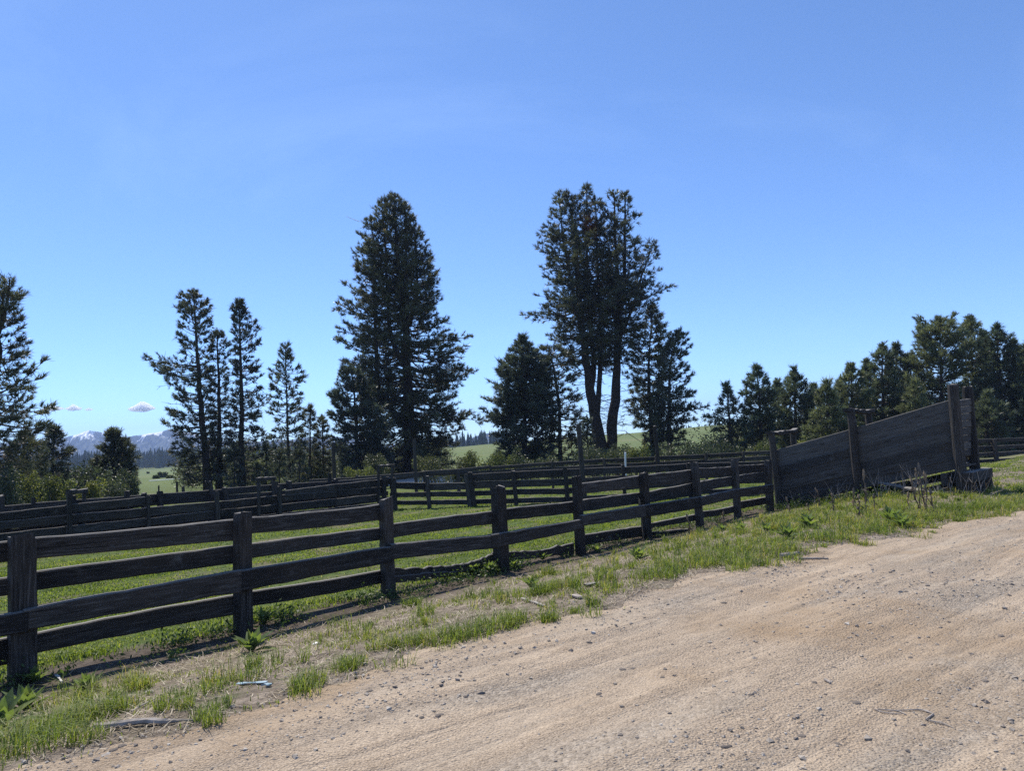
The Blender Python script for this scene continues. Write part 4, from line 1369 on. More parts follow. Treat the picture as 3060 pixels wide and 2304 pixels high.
conifer("fir_tree", "ragged dark companion tree against the right side of the twin-trunked pine", 53,
        [st(K7, [(912, 1540), (895, 1250), (882, 1000), (905, 700)], .22, .02)],
        ol(K7, [(695, 890, 930), (760, 865, 985), (830, 790, 1010), (900, 770, 1010), (1000, 745, 1010), (1100, 745, 1010), (1200, 760, 1010), (1300, 790, 1010), (1400, 830, 1000), (1450, 850, 990)]),
        K7(0, 1450)[1], dens=1.6, inner=.2, tuft=.26, seed=17, gap=.05, droop=.2, nb=7, whorl=.36, rmin=.6)
conifer("fir_tree", "spreading light-edged fir right of the ragged companion tree", 49,
        [st(K7, [(1000, 1540), (993, 1250), (1000, 1000), (1050, 830)], .18, .02)],
        ol(K7, [(822, 1035, 1062), (860, 1000, 1098), (920, 960, 1115), (1000, 930, 1095), (1080, 910, 1120), (1150, 900, 1165), (1230, 900, 1180), (1290, 900, 1192), (1340, 910, 1115), (1410, 930, 1100)]),
        K7(0, 1450)[1], M_FIR, dens=1.5, inner=.2, tuft=.24, seed=18, gap=.06, up=.5, nb=7, whorl=.36, rmin=.6)
# left group
conifer("lodgepole_pine", "tallest of the slender pines at left, one long limb reaching out to its left", 42,
        [st(K5, [(1482, 1640), (1430, 1000), (1402, 600), (1375, 168)], .22, .02)],
        ol(K5, [(165, 1360, 1400), (215, 1245, 1440), (260, 1245, 1510), (300, 1190, 1530), (360, 1235, 1520), (420, 1255, 1495), (490, 1215, 1500), (560, 1255, 1500), (640, 1205, 1490), (720, 1140, 1490), (780, 1170, 1490),
                (850, 1165, 1500), (920, 1190, 1510), (1000, 1225, 1520), (1080, 1140, 1530), (1200, 1175, 1540), (1300, 1180, 1550), (1400, 1190, 1560), (1490, 1250, 1560)]),
        K5(0, 1500)[1], dens=1.25, tuft=.23, blade_w=.05, seed=21, gap=.05, nb=7, up=.45, extra=[(*K5(1400, 700), *K5(1022, 640)), (*K5(1400, 700), *K5(1090, 690))], dead_below=(K5(0, 1450)[1], K5(0, 700)[1], 30), whorl=.4)
conifer("lodgepole_pine", "shorter slender pine between the two taller ones at left", 43,
        [st(K5, [(1562, 1640), (1556, 900), (1545, 448)], .17, .02)],
        ol(K5, [(445, 1535, 1560), (480, 1515, 1610), (560, 1470, 1640), (650, 1465, 1640), (800, 1455, 1635), (950, 1470, 1640), (1100, 1480, 1640), (1300, 1490, 1640), (1450, 1500, 1610)]),
        K5(0, 1450)[1], dens=1.3, tuft=.23, seed=22, gap=.05, nb=7, up=.4, dead_below=(K5(0, 1450)[1], K5(0, 700)[1], 25))
conifer("lodgepole_pine", "pointed slender pine, right one of the three tall pines at left", 43,
        [st(K5, [(1722, 1640), (1716, 900), (1702, 232)], .20, .02)],
        ol(K5, [(230, 1693, 1712), (290, 1645, 1760), (350, 1655, 1790), (390, 1640, 1812), (480, 1665, 1850), (560, 1680, 1888), (650, 1680, 1900), (750, 1655, 1890), (850, 1650, 1905), (1000, 1640, 1900), (1200, 1645, 1900), (1350, 1655, 1900), (1490, 1690, 1850)]),
        K5(0, 1500)[1], dens=1.25, tuft=.23, seed=23, gap=.05, nb=7, up=.45, dead_below=(K5(0, 1450)[1], K5(0, 800)[1], 30), whorl=.4)
conifer("lodgepole_pine", "slim airy young pine standing alone between the left group and the broad pine", 44,
        [([(866, 1465), (860, 1300), (852, 1031)], .13, .015)],
        [(1028, 848, 857), (1060, 829, 876), (1100, 808, 900), (1150, 802, 920), (1200, 800, 930), (1260, 800, 915), (1330, 798, 915), (1410, 810, 905)],
        1410, M_FIR, dens=1.25, tuft=.23, seed=24, gap=.06, up=.3, whorl=.42, nb=6)
conifer("lodgepole_pine", "small dark pine just right of the slim airy pine", 45, [([(928, 1470), (926, 1330), (926, 1215)], .1, .015)],
        [(1213, 920, 932), (1260, 893, 945), (1320, 888, 955), (1380, 890, 955), (1420, 900, 950)], 1425, dens=1.4, tuft=.23, seed=25, gap=.04, nb=6)
conifer("lodgepole_pine", "small pine with a blunt top left of the young bushy pine", 46, [([(966, 1470), (965, 1350), (963, 1250)], .1, .015)],
        [(1248, 955, 970), (1290, 938, 988), (1340, 930, 998), (1400, 932, 1000), (1430, 940, 990)], 1430, dens=1.4, tuft=.23, seed=26, gap=.04, nb=6)
for i, (x, yt, d_, lab) in enumerate([(700, 1330, 40, "low dark sapling under the left pines, beside the leaning alley boards"), (795, 1330, 42, "low sapling in front of the right one of the three tall pines"),
                                      (835, 1345, 38, "low sapling before the trunk of the slim airy pine"), (895, 1340, 40, "low sapling between the slim pine and the forked post"), (1030, 1335, 41, "low sapling right of the forked post")]):
    conifer("pine_sapling", lab, d_, [([(x, 1475), (x, yt)], .06, .01)], [(yt - 2, x - 4, x + 4), (yt + 40, x - 26, x + 26), (yt + 90, x - 34, x + 34), (yt + 120, x - 34, x + 34)], yt + 118, M_FIR, dens=.9, tuft=.2, seed=60 + i, gap=.1, group="saplings under the pines")
conifer("pine_tree", "round compact pine alone in the gap before the far snowy mountains", 40,
        [st(K5, [(818, 1680), (815, 1400), (800, 1163)], .18, .02), st(K5, [(820, 1420), (870, 1320), (880, 1215)], .07, .02)],
        ol(K5, [(1160, 790, 812), (1205, 745, 850), (1250, 740, 900), (1300, 675, 930), (1350, 655, 958), (1420, 652, 968), (1480, 655, 980), (1540, 690, 985), (1590, 720, 960)]),
        K5(0, 1580)[1], dens=1.6, inner=.15, tuft=.24, blade_w=.05, seed=27, nb=8, gap=.03, whorl=.32, rmin=.68)
conifer("pine_tree", "mid-sized pine overlapped by the tree at the left edge of the photo", 38,
        [st(K5, [(372, 1700), (372, 1450), (388, 1138)], .17, .02)],
        ol(K5, [(1135, 375, 398), (1200, 335, 440), (1260, 305, 470), (1320, 300, 515), (1400, 300, 538), (1480, 310, 530), (1550, 330, 470)]),
        K5(0, 1560)[1], dens=1.3, tuft=.23, seed=28, gap=.04, nb=8, whorl=.32, rmin=.65)
conifer("pine_tree", "large shaggy pine cut by the left edge of the photo", 31,
        [st(K5, [(-50, 1720), (-45, 1200), (-30, 700), (10, 330), (20, 160)], .26, .02), st(K5, [(-10, 450), (70, 300), (110, 180), (122, 92)], .08, .02)],
        ol(K5, [(88, 112, 132), (160, -20, 165), (230, -90, 195), (330, -110, 150), (430, -150, 178), (500, -190, 212), (580, -210, 220), (650, -230, 255), (690, -240, 270), (760, -250, 235), (880, -280, 240), (960, -300, 300),
                (1070, -320, 390), (1120, -320, 360), (1200, -320, 330), (1300, -300, 300), (1400, -280, 280), (1500, -260, 240)]),
        K5(0, 1480)[1], M_NEEDLE, dens=1.05, tuft=.26, blade_w=.04, seed=29, nb=6, whorl=.36, per=8, gap=.06)
conifer("fir_tree", "low broad fir under the shaggy pine at the left edge", 34,
        [st(K5, [(150, 1700), (160, 1450), (170, 1180)], .16, .02)],
        ol(K5, [(1175, 160, 182), (1250, 90, 260), (1330, 30, 330), (1420, 10, 340), (1500, 20, 330), (1560, 40, 310)]),
        K5(0, 1560)[1], M_FIR, dens=1.25, tuft=.22, seed=30, gap=.04, nb=8, whorl=.32)
# right group
RG = [("fir_tree", "spindly half-bare fir, leftmost beside the hill field", 44, [(200, 1070), (190, 900), (165, 592)], [(588, 160, 172), (640, 150, 195), (700, 125, 240), (760, 65, 250), (830, 45, 280), (900, 75, 300), (970, 60, 300)], .8, .2),
      ("fir_tree", "dark pointed fir, taller of the pair left of the chute", 43, [(402, 1070), (395, 800), (374, 462)], [(460, 366, 384), (530, 305, 425), (600, 292, 468), (650, 275, 498), (720, 290, 508), (780, 282, 520), (850, 300, 530), (960, 280, 510)], 1.15, .03),
      ("fir_tree", "dark fir with a thin leader, right of the pointed fir", 44, [(642, 1070), (640, 800), (630, 483)], [(480, 624, 638), (540, 585, 688), (600, 545, 710), (660, 525, 765), (720, 515, 790), (800, 510, 800), (900, 520, 780), (980, 520, 770)], 1.15, .03),
      ("fir_tree", "small bluish fir in front, just above the chute's sloping top", 38, [(862, 1100), (862, 800), (855, 572)], [(570, 850, 862), (630, 790, 890), (700, 795, 930), (760, 770, 975), (830, 740, 1000), (900, 700, 1005), (980, 690, 1000)], 1.2, .02),
      ("fir_tree", "open-topped fir behind the middle chute post", 43, [(1032, 1050), (1030, 750), (1020, 453)], [(450, 1012, 1030), (510, 955, 1095), (570, 912, 1110), (620, 902, 1130), (700, 925, 1150), (800, 950, 1150), (920, 960, 1140)], 1.0, .08),
      ("fir_tree", "broad fir with drooping boughs in the middle of the right group", 44, [(1242, 1050), (1242, 700), (1235, 312)], [(310, 1226, 1246), (370, 1155, 1280), (420, 1135, 1300), (500, 1115, 1345), (600, 1110, 1390), (700, 1060, 1420), (800, 1090, 1440), (950, 1100, 1440)], 1.15, .03),
      ("fir_tree", "narrow fir touching the broad drooping fir on its right", 46, [(1342, 1050), (1340, 700), (1330, 312)], [(310, 1322, 1340), (380, 1298, 1395), (450, 1285, 1420), (550, 1270, 1440), (700, 1260, 1470), (850, 1260, 1480), (950, 1270, 1480)], 1.1, .04),
      ("fir_tree", "tall rounded fir with upswept boughs left of the highest chute post", 45, [(1650, 1050), (1645, 600), (1630, 135)], [(132, 1600, 1660), (160, 1530, 1710), (200, 1490, 1750), (260, 1480, 1785), (320, 1470, 1800), (360, 1425, 1800), (450, 1435, 1800), (550, 1450, 1800), (700, 1470, 1800), (850, 1490, 1780), (960, 1500, 1770)], 1.15, .03),
      ("fir_tree", "tall feathery fir behind the highest chute post", 46, [(1880, 1050), (1865, 600), (1835, 118)], [(115, 1826, 1844), (180, 1788, 1945), (250, 1800, 1950), (330, 1790, 1965), (450, 1800, 1965), (600, 1790, 1970), (750, 1780, 1990), (900, 1790, 1980)], .95, .08),
      ("fir_tree", "tall fir above the paddock fence, right of the chute", 44, [(2060, 1050), (2050, 600), (2020, 182)], [(178, 2010, 2035), (250, 1978, 2108), (330, 1962, 2140), (400, 1950, 2150), (500, 1930, 2165), (650, 1925, 2175), (800, 1925, 2175), (930, 1940, 2160)], 1.1, .03),
      ("fir_tree", "fir cut by the right edge of the photo above the paddock fence", 43, [(2290, 1050), (2280, 700), (2260, 260)], [(255, 2240, 2275), (330, 2195, 2330), (450, 2170, 2360), (600, 2150, 2380), (800, 2150, 2380), (940, 2170, 2370)], 1.1, .03),
      ("fir_tree", "low fir filling the gap beneath the two right-hand tall firs", 41, [(1960, 1080), (1960, 900), (1960, 640)], [(635, 1950, 1970), (720, 1890, 2040), (800, 1860, 2080), (900, 1850, 2090), (980, 1850, 2090)], 1.1, .03),
      ("fir_tree", "slim young fir in the gap between the two dark pointed firs", 47, [(520, 1070), (520, 850), (515, 560)], [(556, 510, 520), (640, 470, 560), (740, 440, 600), (850, 430, 610), (980, 430, 610)], 1.1, .04),
      ("fir_tree", "slim young fir between the thin-leader fir and the small bluish fir", 48, [(765, 1070), (765, 850), (762, 590)], [(586, 757, 767), (660, 720, 805), (760, 690, 840), (860, 680, 850), (980, 680, 850)], 1.1, .04),
      ("fir_tree", "dark fir filling the gap right of the small bluish fir", 49, [(945, 1070), (945, 800), (942, 560)], [(556, 937, 947), (640, 895, 990), (740, 865, 1030), (850, 850, 1040), (980, 850, 1040)], 1.1, .04),
      ("fir_tree", "dark fir rising between the open-topped fir and the broad drooping fir", 48, [(1135, 1070), (1135, 800), (1130, 430)], [(426, 1125, 1135), (520, 1085, 1180), (640, 1050, 1220), (780, 1030, 1240), (980, 1030, 1240)], 1.1, .04),
      ("fir_tree", "narrow dark fir between the narrow fir and the tall rounded fir", 49, [(1435, 1070), (1435, 750), (1430, 370)], [(366, 1425, 1435), (460, 1385, 1480), (580, 1355, 1520), (720, 1340, 1530), (980, 1340, 1530)], 1.1, .04),
      ("fir_tree", "tall dark fir standing behind the two right-hand tall firs", 50, [(1960, 1070), (1955, 600), (1935, 225)], [(222, 1930, 1940), (310, 1890, 1985), (430, 1860, 2020), (600, 1840, 2040), (800, 1840, 2050), (980, 1850, 2050)], 1.1, .04),
      ("fir_tree", "tall dark fir near the right edge, behind the paddock fence", 49, [(2165, 1070), (2160, 650), (2145, 280)], [(276, 2140, 2150), (370, 2095, 2200), (500, 2065, 2240), (650, 2050, 2260), (980, 2060, 2260)], 1.1, .04),
      ("fir_tree", "low fir behind the upper end of the chute planks", 41, [(1460, 1080), (1460, 850), (1460, 560)], [(555, 1450, 1470), (650, 1400, 1530), (750, 1370, 1560), (850, 1360, 1570), (960, 1360, 1570)], 1.1, .03)]
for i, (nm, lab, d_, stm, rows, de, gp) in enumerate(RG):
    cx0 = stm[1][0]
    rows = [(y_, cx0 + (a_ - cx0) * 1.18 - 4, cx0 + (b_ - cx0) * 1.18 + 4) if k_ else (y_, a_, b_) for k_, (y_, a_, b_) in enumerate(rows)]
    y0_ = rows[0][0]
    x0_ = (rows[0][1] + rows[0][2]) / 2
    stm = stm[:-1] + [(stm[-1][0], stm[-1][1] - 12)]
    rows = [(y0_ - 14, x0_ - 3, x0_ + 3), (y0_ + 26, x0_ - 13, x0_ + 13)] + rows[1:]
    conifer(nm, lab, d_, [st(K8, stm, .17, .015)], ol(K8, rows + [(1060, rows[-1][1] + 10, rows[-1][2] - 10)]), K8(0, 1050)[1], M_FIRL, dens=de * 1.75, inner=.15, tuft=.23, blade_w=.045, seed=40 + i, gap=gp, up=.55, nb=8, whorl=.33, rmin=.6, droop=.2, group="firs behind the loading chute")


# ------------------------------------------------------------------ shrubs
def shrub(label, px, base_y, top_y, wpx, dist, mat=M_LEAF, seed=0, leaf=0.085, count=3200, group=None, name="shrub", cat="bush"):
    rng = np.random.default_rng(500 + seed)
    c = hit_y(px, base_y, dist)
    gz = float(zt(c[0], c[1]))
    H = hit_y(px, top_y, dist)[2] - gz
    W = wpx / F * dist
    root = thing(name, label, cat, (c[0], c[1], gz), group)
    nl = int(rng.integers(7, 12))
    lob = []
    for _ in range(nl):
        h = rng.uniform(0.35, 0.85)
        lob.append((rng.uniform(-.38, .38) * W, rng.uniform(-.3, .3) * W * .8, h * H, rng.uniform(.14, .26) * W, rng.uniform(.16, .3) * H))
    lob = np.array(lob)
    k_ = rng.integers(0, nl, count)
    dv = rng.normal(0, 1, (count, 3))
    dv /= np.linalg.norm(dv, axis=1)[:, None]
    rr = rng.uniform(.35, 1.12, count) ** .6
    P = lob[k_, :3] + dv * np.stack([lob[k_, 3], lob[k_, 3], lob[k_, 4]], -1) * rr[:, None]
    low = rng.uniform(0, 1, count) < .3
    P[low, 2] = rng.uniform(0.02, .5, low.sum()) * H
    P[low, 0] = rng.uniform(-.45, .45, low.sum()) * W
    P[:, 2] = np.clip(P[:, 2], .02, None)
    a = rng.normal(0, 1, (count, 3))
    a /= np.linalg.norm(a, axis=1)[:, None]
    b = np.cross(a, rng.normal(0, 1, (count, 3)))
    b /= np.linalg.norm(b, axis=1)[:, None]
    s_ = leaf * rng.uniform(.6, 1.3, count)[:, None]
    V = np.stack([P - a * s_ * .5, P + b * s_ * .28, P + a * s_ * .5, P - b * s_ * .28], 1).reshape(-1, 3)
    bb = np.arange(count)[:, None] * 4
    Fc = np.concatenate([bb + [[0, 1, 2]], bb + [[0, 2, 3]]], 1).reshape(-1, 3)
    tn_ = np.repeat(np.clip(.35 + .3 * dv[:, 2] * 0 + rng.normal(.12, .25, count), 0, 1), 2)
    obj("leaves", mesh_np("leaves", V, Fc, mat, tn_), root, kind='stuff')
    stems = []
    for i in range(nl * 2):
        e = lob[i % nl, :3] + rng.normal(0, .08, 3) * [W, W, H]
        s0 = np.array([rng.normal(0, .08 * W), rng.normal(0, .08 * W), -0.03])
        stems.append(tube([s0, (s0 + e) / 2 + rng.normal(0, .05 * H, 3), e], [.018, .012, .004], 4, cap=False))
    V, Fc = join(stems)
    obj("stems", mesh_np("stems", V, Fc, M_TWIG), root, kind='stuff')
    return root


SH = [("yellow-green bush at the left edge below the shaggy pine", 20, 1490, 1400, 120, 27, M_LEAF), ("bright yellow-leaved bush behind the alley at far left", 70, 1490, 1405, 90, 28, M_LEAFY),
      ("bushy pale shrub just left of the square tie frame", 175, 1490, 1420, 95, 27, M_LEAFY), ("dull green bush left of the bright yellow one's neighbour pine", 125, 1490, 1428, 80, 29, M_LEAF),
      ("bright shrub directly behind the square tie frame", 265, 1485, 1432, 80, 28, M_LEAFY), ("greyish shrub at the foot of the round compact pine", 330, 1480, 1440, 100, 30, M_LEAF),
      ("pale pine-like shrub right of the round compact pine's trunk", 375, 1475, 1408, 75, 31, M_LEAF), ("bright green bush left of the broad pine's trunk", 1075, 1440, 1395, 90, 34, M_LEAFY),
      ("tall leafy bush under the broad pine's left limbs", 1120, 1435, 1355, 85, 38, M_LEAF), ("dull scrub behind the left pines' trunks", 720, 1465, 1400, 120, 44, M_LEAF), ("dull scrub right of the slim airy pine", 930, 1450, 1395, 120, 45, M_LEAF),
      ("dull scrub low between the tallest left pines", 800, 1465, 1410, 110, 45, M_LEAF), ("grey-green shrub right of the grey post by the broad pine", 1290, 1425, 1362, 110, 35, M_LEAF), ("low leafy shrub beside the broad pine, before the middle field", 1365, 1415, 1372, 80, 36, M_LEAF),
      ("wispy yellowish shrub in front of the middle field", 1430, 1412, 1350, 85, 36, M_LEAFY), ("young pale shrub rising before the rounded dark pine", 1500, 1410, 1348, 90, 36, M_LEAFY),
      ("silvery shrub under the rounded dark pine", 1580, 1405, 1342, 95, 36, M_LEAF), ("silvery shrub left of the tall squared post", 1665, 1400, 1352, 90, 36, M_LEAF), ("leafy shrub at the foot of the twin trunks", 1770, 1395, 1335, 110, 38, M_LEAF),
      ("leafy shrub just right of the twin trunks behind the white pipe", 1850, 1392, 1332, 100, 38, M_LEAF), ("bright-tipped shrub left of the leaning round post", 1910, 1388, 1320, 90, 38, M_LEAFY),
      ("dark leafy shrub right of the leaning round post", 2010, 1382, 1318, 110, 37, M_LEAF), ("rounded shrub below the hill field", 2085, 1375, 1318, 100, 37, M_LEAF), ("dark shrub under the spindly fir", 2170, 1368, 1300, 120, 38, M_LEAF),
      ("shrub behind the back fence next to the chute's first post", 2265, 1362, 1310, 110, 36, M_LEAF), ("pale shrub against the chute's lower top edge", 2440, 1350, 1300, 110, 34, M_LEAFY), ("shrub peeking left of the chute's first post", 2300, 1360, 1325, 60, 33, M_LEAFY),
      ("scrubby growth beneath the tall fir at the paddock fence", 2960, 1320, 1280, 140, 42, M_LEAF)]
for i, (lab, px, by, ty, w, d_, mt) in enumerate(SH):
    shrub(lab, px, by, ty, w, d_, mt, i)

def thicket(label, x0, x1, d0, d1, h0, h1, nlobe, mat, seed, leaf=.16, per=260):
    """A continuous mass of understorey growth: leafy lobes over a strip of ground."""
    rng = np.random.default_rng(seed)
    Vs, ts = [], []
    for _ in range(nlobe):
        d_ = rng.uniform(d0, d1)
        p = hit_y(rng.uniform(x0, x1), 1350, d_)
        gz = float(zt(p[0], p[1]))
        h = rng.uniform(h0, h1)
        w = h * rng.uniform(.3, .6)
        dv = rng.normal(0, 1, (per, 3))
        dv /= np.linalg.norm(dv, axis=1)[:, None]
        P = np.array([p[0], p[1], gz + h * .5]) + dv * [w, w, h * .5] * (rng.uniform(.3, 1.1, (per, 1)) ** .6)
        P[:, 0] += (P[:, 2] - gz) / h * rng.normal(0, .2)
        a = rng.normal(0, 1, (per, 3))
        a /= np.linalg.norm(a, axis=1)[:, None]
        b = np.cross(a, rng.normal(0, 1, (per, 3)))
        b /= np.linalg.norm(b, axis=1)[:, None]
        s_ = leaf * rng.uniform(.6, 1.3, per)[:, None]
        Vs.append(np.stack([P - a * s_ * .5, P + b * s_ * .26, P + a * s_ * .5, P - b * s_ * .26], 1).reshape(-1, 3))
        ts.append(np.clip(rng.normal(rng.uniform(.2, .6), .2, per), 0, 1))
    V = np.vstack(Vs)
    bb = np.arange(len(V) // 4)[:, None] * 4
    Fc = np.concatenate([bb + [[0, 1, 2]], bb + [[0, 2, 3]]], 1).reshape(-1, 3)
    obj("undergrowth", mesh_np("undergrowth", V, Fc, mat, np.repeat(np.concatenate(ts), 2)), kind='stuff', label=label)


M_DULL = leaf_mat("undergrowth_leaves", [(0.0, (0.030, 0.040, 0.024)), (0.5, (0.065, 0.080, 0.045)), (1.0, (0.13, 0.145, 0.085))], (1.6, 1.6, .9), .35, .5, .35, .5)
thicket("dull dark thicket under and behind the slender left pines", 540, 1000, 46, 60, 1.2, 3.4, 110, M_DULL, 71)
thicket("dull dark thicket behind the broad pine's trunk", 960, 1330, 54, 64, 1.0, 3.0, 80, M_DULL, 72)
thicket("low silvery thicket behind the back fence, from the rounded pine to the hill field", 1440, 2160, 42, 56, .8, 1.7, 110, M_LEAF, 73)
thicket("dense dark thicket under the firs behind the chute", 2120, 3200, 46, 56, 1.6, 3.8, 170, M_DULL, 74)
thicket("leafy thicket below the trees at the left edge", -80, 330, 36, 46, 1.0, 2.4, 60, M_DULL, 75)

# ------------------------------------------------------------------ far woods, mountains
def far_conifers(rng, pts, hmin, hmax):
    parts = []
    for (x, y) in pts:
        z = float(zt(x, y))
        h = rng.uniform(hmin, hmax)
        r = h * rng.uniform(.14, .22)
        V, Fc = [], []
        tiers = 4
        for k_ in range(tiers):
            z0, z1 = h * (.08 + .2 * k_), h * min(1.0, .42 + .2 * k_)
            rk = r * (1 - k_ / tiers * .8)
            b = len(V)
            m_ = 7
            for j in range(m_):
                a = j / m_ * 6.283 + rng.uniform(0, .5)
                q_ = rk * rng.uniform(.6, 1.15)
                V.append((math.cos(a) * q_, math.sin(a) * q_, z0 + rng.uniform(-.04, .04) * h))
            V.append((0, 0, z1))
            for j in range(m_):
                Fc.append((b + j, b + (j + 1) % m_, b + m_))
        parts.append((np.array(V) + [x, y, z - .2], np.array(Fc)))
    return join(parts)


def band_pts(rng, n, x0, x1, y0, y1):
    out = []
    for _ in range(n):
        d_ = rng.uniform(y0, y1)
        px = rng.uniform(x0, x1)
        p = hit_y(px, 1330, d_)
        out.append((p[0], p[1]))
    return out


V, Fc = far_conifers(RNG, band_pts(RNG, 1100, -120, 960, 430, 600), 9, 14.5)
obj("forest", mesh_np("forest", V, Fc, M_NEEDLE, np.repeat(RNG.uniform(.2, .7, len(Fc) // 28), 28)[:len(Fc)]), kind='stuff', label="far dark conifer forest below the snowy mountains")
V, Fc = far_conifers(RNG, band_pts(RNG, 220, 1180, 1520, 300, 420), 4, 8)
obj("forest", mesh_np("forest", V, Fc, M_FIR, np.repeat(RNG.uniform(.2, .8, len(Fc) // 28), 28)), kind='stuff', label="distant woodland on the middle hill between the two big pines")
V, Fc = far_conifers(RNG, band_pts(RNG, 90, 1950, 2700, 268, 300), 1.6, 3.0)
obj("forest", mesh_np("forest", V, Fc, M_NEEDLE, np.repeat(RNG.uniform(.2, .7, len(Fc) // 28), 28)), kind='stuff', label="line of tiny conifers on the right hill crest")
for i, (lab, px, py, ty, w, d_) in enumerate([("large blue-grey willow clump out in the left field", 485, 1428, 1412, 32, 150), ("small round willow left of the large willow clump", 466, 1431, 1424, 12, 150), ("low willow right of the large willow clump", 508, 1430, 1424, 14, 150),
                                              ("tiny lone bush high in the left field", 443, 1416, 1411, 7, 190), ("thicket beyond the mid-sized left pine", 245, 1425, 1395, 60, 150), ("thicket left of the round compact pine", 275, 1420, 1402, 40, 160)]):
    g = hit_ground(px, py)
    shrub(lab, px, py, ty, w, min(g[1], 260), M_LEAF, 60 + i, leaf=.45, count=900)
# pale irrigation pipe across the field
a, b = hit_ground(446, 1446), hit_ground(640, 1431)
Vt, Ft = tube([a + [0, 0, .25], (a + b) / 2 + [0, 0, .25], b + [0, 0, .25]], [.045] * 3, 6)
obj("irrigation_pipe", mesh_np("irrigation_pipe", Vt, Ft, M_WHITE), label="long pale irrigation pipe lying across the left field", category="pipe")


def ridge(name, label, prof, dist, depth, seed, wig):
    rng = np.random.default_rng(seed)
    prof = np.array(prof, float) * 1.3834
    xs = np.linspace(prof[0, 0], prof[-1, 0], 260)
    ys = np.interp(xs, prof[:, 0], prof[:, 1])
    jag = np.convolve(rng.normal(0, 1, 260), np.ones(5) / 5, 'same') * wig
    V = []
    rows = 14
    for i, (x, y) in enumerate(zip(xs, ys)):
        top = hit_y(x, y + jag[i], dist)
        for k_ in range(rows + 1):
            f = k_ / rows
            z = -12 + (top[2] + 12) * (f ** 1.25)
            yy_ = dist - depth * (1 - f) + (0 if k_ in (0, rows) else rng.normal(0, depth * .05) + 90 * math.sin(x * .06 + f * 3) * f)
            V.append((top[0] * yy_ / dist, yy_, z))
        V.append((top[0] * 1.08, dist + depth * .6, -12))
    m_ = rows + 2
    Fc = []
    for i in range(len(xs) - 1):
        for k_ in range(m_ - 1):
            p = i * m_ + k_
            Fc += [(p, p + m_, p + m_ + 1), (p, p + m_ + 1, p + 1)]
    obj(name, mesh_np(name, np.array(V), np.array(Fc), M_MTN, smooth=False), kind='structure', label=label)


ridge("mountain_range", "distant blue mountains streaked with snow at the left horizon",
      [(-150, 975), (-40, 960), (60, 955), (130, 948), (160, 940), (190, 930), (230, 936), (262, 944), (300, 941), (340, 933), (368, 927), (420, 938), (470, 950), (520, 955), (600, 952), (660, 946), (720, 943), (780, 952), (860, 962)], 2600, 420, 3, 1.6)
ridge("far_hills", "low blue hills on the horizon behind the two big pines",
      [(780, 968), (860, 958), (960, 955), (1010, 950), (1035, 940), (1060, 935), (1085, 939), (1120, 950), (1180, 956), (1260, 948), (1300, 945), (1360, 950), (1450, 948), (1540, 945), (1650, 945)], 2400, 320, 4, 0.9)


# ------------------------------------------------------------------ clouds and contrail
def cloud(label, px, py, w, h, dist, seed):
    import bmesh
    rng = np.random.default_rng(seed)
    c = hit_y(px, py, dist)
    W, H = w / F * dist, h / F * dist
    bm = bmesh.new()
    bmesh.ops.create_icosphere(bm, subdivisions=5, radius=1)
    iv = np.array([v.co[:] for v in bm.verts])
    ifc = np.array([[v.index for v in f.verts] for f in bm.faces])
    bm.free()
    V = iv * [W / 2, W / 3.2, H / 2]
    u = iv[:, 0]
    V[:, 2] *= np.where(iv[:, 2] > 0, 0.65 + .9 * np.exp(-((u - .05) / .38) ** 2), .75)
    for k_, am in ((5, .10), (11, .07), (23, .045)):
        kk = rng.normal(0, 1, (4, 3)) * k_ * .6
        V += iv * (sum(np.sin(iv @ q_ + i * 1.7) for i, q_ in enumerate(kk)) * am * .7)[:, None] * [W * .22, W * .15, H * .55]
    obj("cloud", mesh_np("cloud", V, ifc, M_CLOUD, smooth=True), None, T(c), label=label, category="cloud")


m, n_, l_ = new_mat("cloud_vapour")
vs_ = n_.new("ShaderNodeVolumeScatter")
vs_.inputs['Color'].default_value = (1, 1, 1, 1)
vs_.inputs['Density'].default_value = 0.045
vs_.inputs['Anisotropy'].default_value = 0.35
om = n_.new("ShaderNodeOutputMaterial")
l_.new(vs_.outputs[0], om.inputs['Volume'])
M_CLOUD = m
cloud("lens-shaped white cloud above the gap in the mountains", 421, 1221, 84, 26, 9000, 1)
cloud("flat white cloud strip nearest the tree at the left edge", 157, 1222, 66, 14, 9000, 2)
cloud("small white cloud with a wispy tail between the strip and the lens", 220, 1221, 46, 16, 9000, 3)
cloud("faint wisp trailing right of the small white cloud", 266, 1224, 24, 8, 9000, 4)
a, b = hit_y(1034, 646, 15000), hit_y(1074, 662, 15000)
Vt, Ft = tube([a, (a + b) / 2, b], [4, 6, 8], 6)
obj("contrail", mesh_np("contrail", Vt, Ft, M_WHITE), label="short thin contrail left of the broad pine's top", category="contrail")


# ------------------------------------------------------------------ mullein rosettes, stalks
def leaf_mesh(rng, L, W, curl):
    V, Fc, n_ = [], [], 7
    for i in range(n_ + 1):
        f = i / n_
        w = W * (math.sin(math.pi * min(1, f * .96 + .06) ** 0.85)) * .5 + .004
        x = L * (f - .12 * curl * f * f)
        z = L * (.10 * f - curl * f * f * .5)
        V += [(x, -w, z + w * .35), (x, 0, z), (x, w, z + w * .35)]
    for i in range(n_):
        for j in range(2):
            p = i * 3 + j
            Fc += [(p, p + 3, p + 4), (p, p + 4, p + 1)]
    V = np.array(V)
    V[:, 2] += rng.normal(0, .004, len(V))
    return mesh_np("leaf", V, np.array(Fc), M_MULL, rng.uniform(0, 1, len(Fc)) * .5 + .2, smooth=True)


